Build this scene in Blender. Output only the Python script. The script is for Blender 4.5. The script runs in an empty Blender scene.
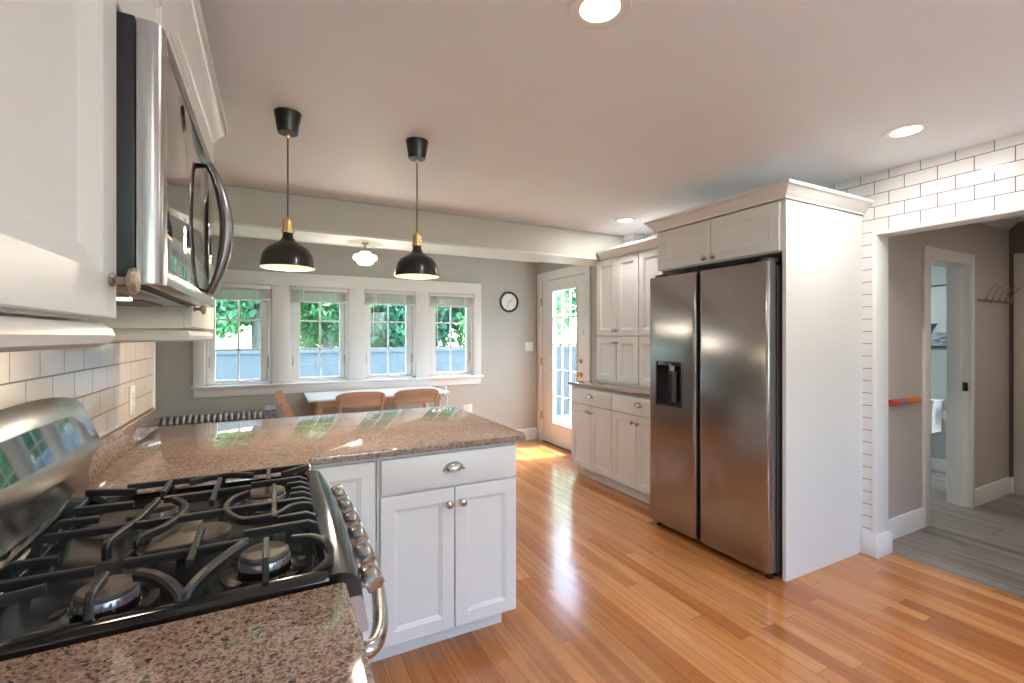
import bpy, bmesh, math, random
from mathutils import Vector, Matrix, Euler, noise
C = bpy.context.scene
COL = C.collection
R = math.radians
random.seed(7)

# ------------------------------------------------------------------ camera
F_PX, YAW, H0, CAMZ = 462.2, R(27.345), 336.47, 1.368
cd = bpy.data.cameras.new('camera')
cam = bpy.data.objects.new('camera', cd); COL.objects.link(cam)
cam.location = (0, 0, CAMZ)
cam.rotation_euler = (R(90), 0, -YAW)
cd.sensor_width = 36; cd.lens = 36 * F_PX / 1024
cd.shift_y = -(341.5 - H0) / 1024
cd.clip_start = 0.02; cd.clip_end = 300
C.camera = cam

# ------------------------------------------------------------------ world, sun, exposure
C.view_settings.view_transform = 'Standard'
C.view_settings.look = 'None'
C.view_settings.gamma = 1
C.view_settings.use_curve_mapping = False
C.view_settings.exposure = 0.0
SKY = 4.3
wd = bpy.data.worlds.new('sky'); C.world = wd; wd.use_nodes = True
nt = wd.node_tree; nt.nodes.clear()
sk = nt.nodes.new('ShaderNodeTexSky'); sk.sky_type = 'NISHITA'; sk.sun_disc = False
sk.sun_elevation = R(50); sk.sun_rotation = R(90); sk.air_density = 1.0; sk.dust_density = 3.0
bg = nt.nodes.new('ShaderNodeBackground'); bg.inputs['Strength'].default_value = SKY
wo = nt.nodes.new('ShaderNodeOutputWorld')
nt.links.new(sk.outputs[0], bg.inputs[0]); nt.links.new(bg.outputs[0], wo.inputs[0])
sd = bpy.data.lights.new('sun', 'SUN'); sd.energy = 26.0; sd.angle = R(.8); sd.color = (1, .96, .88)
sun = bpy.data.objects.new('sun', sd); COL.objects.link(sun)
el = R(67)
sun.rotation_euler = Vector((-math.cos(el), 0.03, -math.sin(el))).to_track_quat('-Z', 'Y').to_euler()

LAMP_WARM = (1.0, .95, .90)
def lamp(name, loc, power, size, color=LAMP_WARM, kind='AREA', aim=(0, 0, -1)):
    ld = bpy.data.lights.new(name, kind); ld.energy = power; ld.color = color
    if kind == 'AREA':
        ld.shape = 'DISK'; ld.size = size
    else:
        ld.shadow_soft_size = size
    o = bpy.data.objects.new(name, ld); COL.objects.link(o); o.location = loc
    o.rotation_euler = Vector(aim).to_track_quat('-Z', 'Y').to_euler()
    return o

# ------------------------------------------------------------------ materials
def mat(name, base=(.8, .8, .8), rough=.5, metal=0., spec=.5, bump=0., bscale=60., var=0., vscale=8., stretch=None, coat=0., rvar=0.):
    m = bpy.data.materials.new(name); m.use_nodes = True
    n = m.node_tree.nodes; L = m.node_tree.links; b = n['Principled BSDF']
    b.inputs['Base Color'].default_value = (*base, 1); b.inputs['Roughness'].default_value = rough
    b.inputs['Metallic'].default_value = metal; b.inputs['Specular IOR Level'].default_value = spec
    b.inputs['Coat Weight'].default_value = coat; b.inputs['Coat Roughness'].default_value = .08
    tc = n.new('ShaderNodeTexCoord'); mp = n.new('ShaderNodeMapping'); L.new(tc.outputs['Object'], mp.inputs[0])
    if stretch: mp.inputs['Scale'].default_value = stretch
    nz = n.new('ShaderNodeTexNoise'); nz.inputs['Scale'].default_value = vscale; nz.inputs['Detail'].default_value = 5
    L.new(mp.outputs[0], nz.inputs['Vector'])
    if var:
        r = n.new('ShaderNodeValToRGB'); r.color_ramp.elements[0].position = .3; r.color_ramp.elements[1].position = .7
        r.color_ramp.elements[0].color = (*[c * (1 - var) for c in base], 1)
        r.color_ramp.elements[1].color = (*[min(1, c * (1 + var)) for c in base], 1)
        L.new(nz.outputs[0], r.inputs[0]); L.new(r.outputs[0], b.inputs['Base Color'])
    if rvar:
        mr = n.new('ShaderNodeMapRange'); mr.inputs['To Min'].default_value = max(0.02, rough - rvar); mr.inputs['To Max'].default_value = rough + rvar
        L.new(nz.outputs[0], mr.inputs[0]); L.new(mr.outputs[0], b.inputs['Roughness'])
    if bump:
        n2 = n.new('ShaderNodeTexNoise'); n2.inputs['Scale'].default_value = bscale; n2.inputs['Detail'].default_value = 4
        L.new(mp.outputs[0], n2.inputs['Vector'])
        bp = n.new('ShaderNodeBump'); bp.inputs['Strength'].default_value = bump; bp.inputs['Distance'].default_value = .002
        L.new(n2.outputs[0], bp.inputs['Height']); L.new(bp.outputs[0], b.inputs['Normal'])
    return m
def nodes_of(m): return m.node_tree.nodes, m.node_tree.links, m.node_tree.nodes['Principled BSDF']
def mth(n, L, op, a, b=None, c=None):
    x = n.new('ShaderNodeMath'); x.operation = op
    for i, v in enumerate((a, b, c)):
        if v is None: continue
        if isinstance(v, (int, float)): x.inputs[i].default_value = v
        else: L.new(v, x.inputs[i])
    return x.outputs[0]
def planks(name, width, length, cols, gap, rough, gapcol, grain=.25, coat=0., gscale=1.0, gdist=.0012):
    m = mat(name, cols[0], rough); n, L, b = nodes_of(m)
    tc = n.new('ShaderNodeTexCoord'); sp = n.new('ShaderNodeSeparateXYZ'); L.new(tc.outputs['Object'], sp.inputs[0])
    X, Y = sp.outputs[0], sp.outputs[1]
    xs = mth(n, L, 'DIVIDE', X, width); row = mth(n, L, 'FLOOR', xs); fx = mth(n, L, 'FRACT', xs)
    wn = n.new('ShaderNodeTexWhiteNoise'); wn.noise_dimensions = '1D'; L.new(row, wn.inputs['W'])
    ys = mth(n, L, 'ADD', mth(n, L, 'DIVIDE', Y, length), mth(n, L, 'MULTIPLY', wn.outputs['Value'], 7.3))
    seg = mth(n, L, 'FLOOR', ys); fy = mth(n, L, 'FRACT', ys)
    cb = n.new('ShaderNodeCombineXYZ'); L.new(row, cb.inputs[0]); L.new(seg, cb.inputs[1])
    w2 = n.new('ShaderNodeTexWhiteNoise'); w2.noise_dimensions = '3D'; L.new(cb.outputs[0], w2.inputs['Vector'])
    rp = n.new('ShaderNodeValToRGB'); e = rp.color_ramp.elements
    e[0].position = 0; e[0].color = (*cols[0], 1); e[1].position = 1; e[1].color = (*cols[-1], 1)
    for i, c in enumerate(cols[1:-1]):
        k = e.new((i + 1) / (len(cols) - 1)); k.color = (*c, 1)
    L.new(w2.outputs['Value'], rp.inputs[0])
    # grain: stretched noise, shifted for each board
    gx = mth(n, L, 'ADD', mth(n, L, 'MULTIPLY', X, 30 * gscale), mth(n, L, 'MULTIPLY', w2.outputs['Value'], 60))
    gy = mth(n, L, 'MULTIPLY', Y, 1.6 * gscale)
    cg = n.new('ShaderNodeCombineXYZ'); L.new(gx, cg.inputs[0]); L.new(gy, cg.inputs[1])
    nz = n.new('ShaderNodeTexNoise'); nz.inputs['Scale'].default_value = 1.0; nz.inputs['Detail'].default_value = 6; nz.inputs['Distortion'].default_value = .6
    L.new(cg.outputs[0], nz.inputs['Vector'])
    mr = n.new('ShaderNodeMapRange'); mr.inputs['From Min'].default_value = .3; mr.inputs['From Max'].default_value = .7
    mr.inputs['To Min'].default_value = 1 - grain; mr.inputs['To Max'].default_value = 1 + grain * .5
    L.new(nz.outputs[0], mr.inputs[0])
    mx = n.new('ShaderNodeMixRGB'); mx.blend_type = 'MULTIPLY'; mx.inputs[0].default_value = 1
    L.new(rp.outputs[0], mx.inputs[1]); L.new(mr.outputs[0], mx.inputs[2])
    gxm = mth(n, L, 'LESS_THAN', mth(n, L, 'MINIMUM', fx, mth(n, L, 'SUBTRACT', 1, fx)), gap / width)
    gym = mth(n, L, 'LESS_THAN', mth(n, L, 'MINIMUM', fy, mth(n, L, 'SUBTRACT', 1, fy)), gap / length)
    gm = mth(n, L, 'MAXIMUM', gxm, gym)
    m2 = n.new('ShaderNodeMixRGB'); L.new(gm, m2.inputs[0]); L.new(mx.outputs[0], m2.inputs[1]); m2.inputs[2].default_value = (*gapcol, 1)
    L.new(m2.outputs[0], b.inputs['Base Color'])
    bp = n.new('ShaderNodeBump'); bp.inputs['Strength'].default_value = .35; bp.inputs['Distance'].default_value = gdist
    hh = mth(n, L, 'ADD', mth(n, L, 'MULTIPLY', gm, -1), mth(n, L, 'MULTIPLY', nz.outputs[0], .25))
    L.new(hh, bp.inputs['Height']); L.new(bp.outputs[0], b.inputs['Normal'])
    b.inputs['Coat Weight'].default_value = coat; b.inputs['Coat Roughness'].default_value = .12
    return m
def tiles(name, base, grout, length, height, zoff, yoff=0., mortar=.0022, axis='Y'):
    m = mat(name, base, .08); n, L, b = nodes_of(m)
    tc = n.new('ShaderNodeTexCoord'); sp = n.new('ShaderNodeSeparateXYZ'); L.new(tc.outputs['Object'], sp.inputs[0])
    al = mth(n, L, 'ADD', sp.outputs[0], sp.outputs[1])
    cb = n.new('ShaderNodeCombineXYZ'); L.new(mth(n, L, 'ADD', al, yoff), cb.inputs[0])
    L.new(mth(n, L, 'SUBTRACT', sp.outputs[2], zoff), cb.inputs[1])
    br = n.new('ShaderNodeTexBrick'); L.new(cb.outputs[0], br.inputs['Vector'])
    br.offset = .5; br.inputs['Scale'].default_value = 1; br.inputs['Brick Width'].default_value = length; br.inputs['Row Height'].default_value = height
    br.inputs['Mortar Size'].default_value = mortar; br.inputs['Mortar Smooth'].default_value = .1
    br.inputs['Color1'].default_value = (*base, 1); br.inputs['Color2'].default_value = (*[c * .95 for c in base], 1); br.inputs['Mortar'].default_value = (*grout, 1)
    br.inputs['Bias'].default_value = 0
    L.new(br.outputs['Color'], b.inputs['Base Color'])
    L.new(mth(n, L, 'ADD', mth(n, L, 'MULTIPLY', br.outputs['Fac'], .6), .07), b.inputs['Roughness'])
    bp = n.new('ShaderNodeBump'); bp.inputs['Strength'].default_value = .5; bp.inputs['Distance'].default_value = .002
    nz = n.new('ShaderNodeTexNoise'); nz.inputs['Scale'].default_value = 9
    L.new(tc.outputs['Object'], nz.inputs['Vector'])
    L.new(mth(n, L, 'SUBTRACT', mth(n, L, 'MULTIPLY', nz.outputs[0], .6), br.outputs['Fac']), bp.inputs['Height']); L.new(bp.outputs[0], b.inputs['Normal'])
    return m
def granite(name):
    m = mat(name, (.5, .33, .25), .07, spec=.6); n, L, b = nodes_of(m)
    tc = n.new('ShaderNodeTexCoord')
    v = n.new('ShaderNodeTexVoronoi'); v.inputs['Scale'].default_value = 290; L.new(tc.outputs['Object'], v.inputs['Vector'])
    sp = n.new('ShaderNodeSeparateColor'); L.new(v.outputs['Color'], sp.inputs[0])
    rp = n.new('ShaderNodeValToRGB'); rp.color_ramp.interpolation = 'CONSTANT'; e = rp.color_ramp.elements
    cs = [(0, (.04, .035, .035)), (.10, (.13, .105, .10)), (.24, (.25, .165, .125)), (.42, (.32, .21, .155)), (.64, (.41, .295, .235)), (.85, (.35, .32, .305))]
    e[0].position = 0; e[0].color = (*cs[0][1], 1); e[1].position = .10; e[1].color = (*cs[1][1], 1)
    for p, c in cs[2:]:
        k = e.new(p); k.color = (*c, 1)
    nz = n.new('ShaderNodeTexNoise'); nz.inputs['Scale'].default_value = 70; nz.inputs['Detail'].default_value = 3; L.new(tc.outputs['Object'], nz.inputs['Vector'])
    f = mth(n, L, 'ADD', mth(n, L, 'MULTIPLY', sp.outputs[0], .85), mth(n, L, 'MULTIPLY', mth(n, L, 'SUBTRACT', nz.outputs[0], .42), .9))
    L.new(f, rp.inputs[0]); L.new(rp.outputs[0], b.inputs['Base Color'])
    return m
def steel(name, base=(.42, .42, .43), rough=.28, stretch=(1, 1, 80), aniso=.5, bmp=.03):
    m = mat(name, base, rough, metal=1., var=.03, vscale=6, stretch=stretch, bump=bmp, bscale=30, rvar=.02)
    n, L, b = nodes_of(m); b.inputs['Anisotropic'].default_value = aniso
    return m
def emis(name, col, s):
    m = bpy.data.materials.new(name); m.use_nodes = True; b = m.node_tree.nodes['Principled BSDF']
    b.inputs['Base Color'].default_value = (*col, 1); b.inputs['Emission Color'].default_value = (*col, 1); b.inputs['Emission Strength'].default_value = s
    return m
def glass(name, tint=(1, 1, 1), refl=.5):
    m = bpy.data.materials.new(name); m.use_nodes = True; n = m.node_tree.nodes; L = m.node_tree.links; n.remove(n['Principled BSDF'])
    t = n.new('ShaderNodeBsdfTransparent'); t.inputs[0].default_value = (*tint, 1); g = n.new('ShaderNodeBsdfGlossy'); g.inputs['Roughness'].default_value = .02
    lw = n.new('ShaderNodeLayerWeight'); lw.inputs[0].default_value = .5
    pw = n.new('ShaderNodeMath'); pw.operation = 'POWER'; pw.inputs[1].default_value = 4.; L.new(lw.outputs['Facing'], pw.inputs[0])
    k = n.new('ShaderNodeMath'); k.operation = 'MULTIPLY_ADD'; k.inputs[1].default_value = refl; k.inputs[2].default_value = .03; L.new(pw.outputs[0], k.inputs[0])
    mx = n.new('ShaderNodeMixShader'); L.new(k.outputs[0], mx.inputs[0]); L.new(t.outputs[0], mx.inputs[1]); L.new(g.outputs[0], mx.inputs[2])
    L.new(mx.outputs[0], n['Material Output'].inputs[0])
    return m
def leafmat(name, col):
    m = mat(name, col, .5, var=.35, vscale=3); n, L, b = nodes_of(m)
    b.inputs['Transmission Weight'].default_value = 0
    tr = n.new('ShaderNodeBsdfTranslucent'); tr.inputs[0].default_value = (col[0] * 1.6, col[1] * 1.7, col[2], 1)
    mx = n.new('ShaderNodeMixShader'); mx.inputs[0].default_value = .4
    L.new(b.outputs[0], mx.inputs[1]); L.new(tr.outputs[0], mx.inputs[2]); L.new(mx.outputs[0], n['Material Output'].inputs[0])
    return m
M = {}
M['cab'] = mat('white_cabinet_paint', (.77, .765, .75), .32, bump=.05, bscale=120)
M['cabin'] = mat('cabinet_inside', (.70, .69, .67), .5)
M['trim'] = mat('white_trim_paint', (.82, .82, .81), .35, bump=.03)
M['doorpaint'] = mat('white_door_paint', (.84, .84, .82), .35)
M['ceil'] = mat('ceiling_paint', (.85, .875, .90), .6, bump=.25, bscale=14, var=.015, vscale=3)
M['wall'] = mat('greige_wall_paint', (.47, .465, .43), .6, bump=.15, bscale=90, var=.02, vscale=2)
M['header'] = mat('header_paint', (.66, .65, .60), .55, bump=.1, bscale=60)
M['hall'] = mat('hall_wall_paint', (.56, .51, .47), .42, bump=.1, bscale=60)
M['hallshade'] = mat('shade_toned_hall_paint', (.17, .145, .135), .55)  # dark brown: the unlit end wall's shade is put into the colour
M['bath'] = mat('pale_green_paint', (.52, .59, .56), .6)
M['oak'] = planks('oak_floor_boards', .0815, 1.15, [(.44, .155, .042), (.54, .215, .068), (.60, .26, .09), (.38, .125, .034), (.64, .30, .115), (.57, .235, .076), (.50, .19, .055)], .0010, .20, (.16, .06, .02), grain=.28, coat=.35)
M['halltile'] = planks('grey_wood_look_tile', .20, .95, [(.30, .265, .235), (.38, .345, .31), (.25, .22, .195), (.42, .38, .34)], .0026, .38, (.07, .06, .055), grain=.55, gscale=.45)
M['tileR'] = tiles('white_subway_tile', (.82, .80, .79), (.16, .12, .11), .154, .0775, 2.385 - .055 - .0775 * 40, yoff=.083)
M['tileL'] = tiles('cream_subway_tile', (.80, .77, .73), (.28, .22, .18), .154, .082, 1.016 - .082, yoff=.08)
M['granite'] = granite('pink_brown_granite')
M['steel'] = steel('brushed_stainless', (.37, .365, .37), .25)
M['steelh'] = steel('satin_stainless', (.46, .455, .445), .25, stretch=(1, 20, 1), bmp=0, aniso=0)
M['steeld'] = steel('dark_stainless', (.28, .275, .28), .24, stretch=(1, 1, 30), bmp=0, aniso=0)
M['nickel'] = mat('brushed_nickel', (.50, .46, .41), .25, metal=1., var=.05)
M['bronze'] = mat('antique_pewter', (.40, .34, .28), .28, metal=1., var=.1, vscale=60)
M['brass'] = mat('brass', (.75, .52, .22), .22, metal=1.)
M['chrome'] = mat('chrome', (.75, .75, .75), .08, metal=1.)
M['black'] = mat('black_plastic', (.018, .018, .02), .35, bump=.05)
M['blackgl'] = mat('black_glass', (.012, .012, .014), .04, spec=.8, coat=.6)
M['enamel'] = mat('black_enamel', (.012, .012, .013), .12, spec=.6)
M['iron'] = mat('cast_iron', (.018, .019, .021), .34, bump=.4, bscale=300)
M['mwglass'] = mat('microwave_mirror_glass', (.42, .41, .41), .03, metal=.95)
M['greycase'] = mat('grey_appliance_case', (.07, .07, .075), .45)
M['darkgap'] = mat('dark_gap', (.02, .02, .02), .7)
M['capgrey'] = mat('burner_cap', (.10, .085, .075), .42, bump=.2, bscale=200, var=.3, vscale=30)
M['capiron'] = mat('burner_head_alloy', (.42, .42, .45), .35, metal=.8, var=.2, vscale=40)
M['shade'] = mat('black_lacquer_shade', (.012, .012, .013), .28, coat=.2)
M['shadein'] = mat('white_shade_inside', (.85, .82, .76), .5)
M['opal'] = emis('opal_glass', (1, .90, .75), 2.2)
M['bulb'] = emis('bulb_glow', (1, .80, .55), 8)
M['diff'] = emis('downlight_diffuser', (1, .86, .66), 6)
M['cord'] = mat('grey_cord', (.10, .10, .10), .6)
M['pine'] = mat('pale_beech_wood', (.68, .45, .29), .4, var=.12, vscale=4, stretch=(1, 12, 1))
M['bent'] = mat('bentwood_beech', (.62, .38, .26), .32, var=.12, vscale=3, stretch=(1, 1, 14))
M['whitetop'] = mat('white_laminate', (.80, .80, .79), .3)
M['plate'] = mat('white_plastic', (.85, .85, .83), .35)
M['cush'] = mat('patterned_cushion', (.22, .24, .27), .9, var=.6, vscale=60)
M['radi'] = mat('cast_radiator_silver', (.42, .42, .43), .35, metal=.6)
M['fence'] = mat('grey_fence_wood', (.075, .09, .11), .8, var=.12, vscale=3, stretch=(8, 8, 1))
M['bark'] = mat('bark', (.13, .11, .09), .9, bump=1, bscale=20, var=.3, vscale=5, stretch=(4, 4, 1))
M['leafA'] = leafmat('leaf_green', (.08, .23, .12))
M['leafB'] = leafmat('leaf_light_green', (.14, .33, .17))
M['leafC'] = leafmat('leaf_dark_green', (.05, .16, .10))
M['lawn'] = mat('lawn', (.10, .20, .05), .9, var=.4, vscale=3)
M['patio'] = mat('pale_patio_stone', (.55, .52, .47), .8, var=.1, vscale=4)
M['pane'] = glass('window_glass', (.93, .97, .99), .6)
M['blind'] = mat('white_blind', (.72, .72, .73), .5)
M['ceramic'] = mat('white_ceramic', (.82, .82, .80), .1)
M['paper'] = mat('white_paper', (.85, .85, .84), .8)
M['frameb'] = mat('black_picture_frame', (.05, .05, .05), .4)
M['door'] = mat('hall_door_paint', (.62, .57, .52), .35)

# ------------------------------------------------------------------ mesh helpers
WM = {}
class MB:
    def __init__(s): s.b = bmesh.new(); s.mi = 0
    def _new(s, vs, fs):
        V = [s.b.verts.new(v) for v in vs]; F = []
        for f in fs:
            try: F.append(s.b.faces.new([V[i] for i in f]))
            except ValueError: pass
        for f in F: f.material_index = s.mi
        return V, F
    def box(s, x0, x1, y0, y1, z0, z1, bev=0., seg=2):
        x0, x1 = min(x0, x1), max(x0, x1); y0, y1 = min(y0, y1), max(y0, y1); z0, z1 = min(z0, z1), max(z0, z1)
        V, F = s._new([(x, y, z) for z in (z0, z1) for y in (y0, y1) for x in (x0, x1)],
                      [(0, 2, 3, 1), (4, 5, 7, 6), (0, 1, 5, 4), (2, 6, 7, 3), (0, 4, 6, 2), (1, 3, 7, 5)])
        if bev:
            E = list({e for f in F for e in f.edges})
            r = bmesh.ops.bevel(s.b, geom=E, offset=bev, segments=seg, affect='EDGES', profile=.5)
            for f in r['faces']: f.material_index = s.mi
        return s
    def prism(s, poly, z0, z1, bev=0., seg=2):
        n = len(poly)
        V, F = s._new([(x, y, z0) for x, y in poly] + [(x, y, z1) for x, y in poly],
                      [tuple(range(n))[::-1], tuple(range(n, 2 * n))] + [(i, (i + 1) % n, n + (i + 1) % n, n + i) for i in range(n)])
        bmesh.ops.recalc_face_normals(s.b, faces=F)
        if bev:
            E = [e for e in {e for f in F[:2] for e in f.edges}]
            bmesh.ops.bevel(s.b, geom=E, offset=bev, segments=seg, affect='EDGES', profile=.5)
        return s
    def loft(s, rings, closed=True, cap0=False, cap1=False):
        n = len(rings[0]); V = [[s.b.verts.new(p) for p in r] for r in rings]; F = []
        for a, b in zip(V, V[1:]):
            for i in range(n if closed else n - 1):
                j = (i + 1) % n
                try: F.append(s.b.faces.new((a[i], a[j], b[j], b[i])))
                except ValueError: pass
        if cap0: F.append(s.b.faces.new(V[0][::-1]))
        if cap1: F.append(s.b.faces.new(V[-1]))
        for f in F: f.material_index = s.mi
        bmesh.ops.recalc_face_normals(s.b, faces=F)
        return s
    def lathe(s, prof, c=(0, 0, 0), axis='z', seg=32, cap0=False, cap1=False):
        rings = []
        for r, t in prof:
            ring = []
            for i in range(seg):
                a = 2 * math.pi * i / seg; p = (r * math.cos(a), r * math.sin(a))
                if axis == 'z': q = (p[0], p[1], t)
                elif axis == 'y': q = (p[0], t, p[1])
                else: q = (t, p[0], p[1])
                ring.append((c[0] + q[0], c[1] + q[1], c[2] + q[2]))
            rings.append(ring)
        return s.loft(rings, True, cap0, cap1)
    def tube(s, pts, r, seg=12, sx=1., caps=True, closed=False):
        P = [Vector(p) for p in pts]; rings = []; up = None; N = len(P)
        for i, p in enumerate(P):
            if closed: d = P[(i + 1) % N] - P[i - 1]
            else: d = P[min(i + 1, N - 1)] - P[max(i - 1, 0)]
            d.normalize()
            if up is None: up = Vector((0, 0, 1)) if abs(d.z) < .9 else Vector((1, 0, 0))
            a = d.cross(up).normalized(); up = a.cross(d).normalized()
            rr = r[i] if isinstance(r, (list, tuple)) else r
            rings.append([p + a * (rr * sx * math.cos(t)) + up * (rr * math.sin(t)) for t in [2 * math.pi * k / seg for k in range(seg)]])
        if closed: rings.append(rings[0])
        return s.loft(rings, True, caps and not closed, caps and not closed)
    def bar(s, pts, w, h, taper=1.):
        """rectangular bar: the points run along its top centre line, up stays z where it can"""
        P = [Vector(p) for p in pts]; rings = []; N = len(P); last = None
        for i, p in enumerate(P):
            d = (P[min(i + 1, N - 1)] - P[max(i - 1, 0)]).normalized()
            hz = Vector((d.x, d.y, 0))
            if hz.length < .25 and last is not None: a = last
            else: a = Vector((hz.y, -hz.x, 0)).normalized(); last = a
            u = a.cross(d).normalized()
            if u.z < -1e-4: u = -u
            ww = w[i] if isinstance(w, (list, tuple)) else w
            ch = ww * .22
            rings.append([p + a * (ww / 2 - ch), p + a * (ww / 2) - u * ch, p + a * (ww / 2 * .8) - u * h, p - a * (ww / 2 * .8) - u * h, p - a * (ww / 2) - u * ch, p - a * (ww / 2 - ch)])
        return s.loft(rings, True, True, True)
    def sweep(s, path, prof, side=1, closed=False):
        """sweep profile [(out,z)] along a horizontal path [(x,y)], mitred; out is to the right of travel for side=1"""
        P = [Vector((p[0], p[1])) for p in path]; N = len(P); rings = []
        for i in range(N):
            ds = []
            if i > 0: ds.append((P[i] - P[i - 1]).normalized())
            if i < N - 1: ds.append((P[i + 1] - P[i]).normalized())
            ns = [Vector((d.y, -d.x)) * side for d in ds]
            nn = ns[0] if len(ns) == 1 else (ns[0] + ns[1]) / (1 + ns[0].dot(ns[1]))
            rings.append([(P[i].x + nn.x * o, P[i].y + nn.y * o, z) for o, z in prof])
        return s.loft(rings, True, True, True)
    def build(s, name, mt, parent=None, world=False, smooth=35, loc=None):
        me = bpy.data.meshes.new(name)
        if world and parent is not None:
            bmesh.ops.transform(s.b, matrix=WM[parent.name].inverted(), verts=s.b.verts)
        if loc is not None: bmesh.ops.translate(s.b, vec=-Vector(loc), verts=s.b.verts)
        s.b.to_mesh(me); s.b.free()
        for m in (mt if isinstance(mt, (list, tuple)) else [mt]): me.materials.append(m)
        if smooth:
            for p in me.polygons: p.use_smooth = True
            me.set_sharp_from_angle(angle=R(smooth))
        o = bpy.data.objects.new(name, me); COL.objects.link(o)
        if loc is not None: o.location = loc
        if parent is not None: o.parent = parent; WM[o.name] = WM[parent.name].copy()
        else: WM[o.name] = Matrix.Translation(loc) if loc is not None else Matrix.Identity(4)
        return o
def tag(o, label=None, cat=None, group=None, kind=None):
    for k, v in (('label', label), ('category', cat), ('group', group), ('kind', kind)):
        if v: o[k] = v
    return o
def thing(name, label, cat, loc=(0, 0, 0), rz=0., group=None, kind=None):
    o = bpy.data.objects.new(name, None); COL.objects.link(o); o.location = loc; o.rotation_euler = (0, 0, rz)
    o.empty_display_size = .1
    WM[o.name] = Matrix.Translation(loc) @ Matrix.Rotation(rz, 4, 'Z')
    return tag(o, label, cat, group, kind)
def struct(name, mb, mt, parent=None, **k):
    o = mb.build(name, mt, parent, **k)
    if parent is None: o['kind'] = 'structure'
    return o
def sempty(name, loc=(0, 0, 0), rz=0.):
    o = thing(name, None, None, loc, rz); o['kind'] = 'structure'; return o
def dup(root, loc, rz=None, label=None):
    def cp(o, par):
        c = o.copy(); COL.objects.link(c)
        if par: c.parent = par
        for ch in list(o.children): cp(ch, c)
        return c
    r = cp(root, None); r.location = loc
    if rz is not None: r.rotation_euler = (0, 0, rz)
    if label: r['label'] = label
    return r
def catmull(P, k=6):
    P = [Vector(p) for p in P]; out = []
    Q = [2 * P[0] - P[1]] + P + [2 * P[-1] - P[-2]]
    for i in range(1, len(Q) - 2):
        a, b, c, d = Q[i - 1:i + 3]
        for j in range(k):
            t = j / k
            out.append(.5 * ((2 * b) + (c - a) * t + (2 * a - 5 * b + 4 * c - d) * t * t + (3 * b - a - 3 * c + d) * t ** 3))
    out.append(P[-1]); return out

CEIL = 2.385; NCEIL = 2.355
XW, XT, XD = -.537, 3.333, 3.144          # left wall, right tile wall, far door wall
YW = 5.331                                # window wall
HY0, HY1, HZ = 3.64, 4.01, 2.125          # header beam
YB = -2.6                                 # wall behind the camera
# ------------------------------------------------------------------ room shell
struct('floor', MB().box(-2.3, XT + .14, YB, YW + .12, -.06, 0), M['oak'], smooth=0)
struct('floor_hall', MB().box(XT + .14, 6.1, -.4, 3.4, -.06, 0), M['halltile'], smooth=0)
struct('ceiling', MB().box(XW - .2, XT + .3, YB, HY0 + .02, CEIL, CEIL + .08), M['ceil'], smooth=0)
struct('ceiling_dining', MB().box(-2.3, XD + .1, HY0 + .02, YW + .1, NCEIL, NCEIL + .1).box(-2.3, XW - .2, 2.9, HY0 + .02, NCEIL, NCEIL + .1), M['ceil'], smooth=0)
struct('ceiling_hall', MB().box(XT + .13, 6.1, -.4, 3.4, 2.36, 2.44), M['ceil'], smooth=0)
h = MB().box(-2.3, XD, HY0, HY1, HZ + .012, NCEIL + .02)
struct('wall_header', h, M['header'], smooth=0)
struct('trim_1', MB().box(-2.3, XD, HY0 - .004, HY1 + .004, HZ - .004, HZ + .012), M['trim'], smooth=0)
# left wall
struct('wall_left', MB().box(XW - .13, XW, YB, 2.885, 0, CEIL), M['wall'], smooth=0)
struct('trim_2', MB().box(XW, XW + .012, 2.862, 2.887, .914, 1.40), M['trim'])
t = struct('wall_tile_left', MB().box(XW, XW + .008, -1.0, 2.862, 1.014, 1.42), M['tileL'], smooth=0)
struct('wall_dining_side', MB().box(-2.3, XW - .13, 2.78, 2.885, 0, CEIL), M['wall'], smooth=0)
struct('wall_dining_left', MB().box(-2.42, -2.3, 2.78, YW + .1, 0, CEIL), M['wall'], smooth=0)
# wall behind the camera with a wide window
struct('wall_front', MB().box(XW - .13, XT + .13, YB - .12, YB, 0, .95).box(XW - .13, XT + .13, YB - .12, YB, 2.1, CEIL)
       .box(XW - .13, .5, YB - .12, YB, .95, 2.1).box(2.9, XT + .13, YB - .12, YB, .95, 2.1), M['wall'], smooth=0)
# right tiled wall with opening
OY1, OY0, OZ = 1.507, .50, 1.997
w = MB().box(XT, XT + .125, OY1 + .023, 3.5, 0, CEIL).box(XT, XT + .125, YB, OY0 - .023, 0, CEIL).box(XT, XT + .125, OY0 - .023, OY1 + .023, OZ + .023, CEIL)
struct('wall_right', w, M['hall'], smooth=0)
w = MB().box(XT - .008, XT, OY1 + .022, 3.49, .02, CEIL).box(XT - .008, XT, YB, OY0 - .02, 0, CEIL).box(XT - .008, XT, OY0 - .02, OY1 + .022, OZ + .02, CEIL)
struct('wall_tile_right', w, M['tileR'], smooth=0)
struct('wall_tile_pier', MB().box(XD, XT + .2, 3.49, HY0, .0, CEIL), M['tileR'], smooth=0)
# painted opening liner
o = MB().box(XT - .014, XT + .135, OY1, OY1 + .024, 0, OZ + .024, .003).box(XT - .014, XT + .135, OY0 - .024, OY0, 0, OZ + .024, .003)
o.box(XT - .014, XT + .135, OY0, OY1, OZ, OZ + .024, .003)
struct('trim_3', o, M['trim'])
BASEP = [(0, 0), (.016, 0), (.016, .105), (.012, .115), (.012, .122), (.006, .135), (0, .138)]
struct('baseboard_opening', MB().box(XT - .032, XT + .15, OY1 - .017, 1.583, 0, .118, .002).box(XT - .027, XT + .145, OY1 - .012, 1.583, .1185, .128, .002).box(XT - .020, XT + .14, OY1 - .006, 1.583, .1285, .138, .002), M['trim'])
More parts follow.
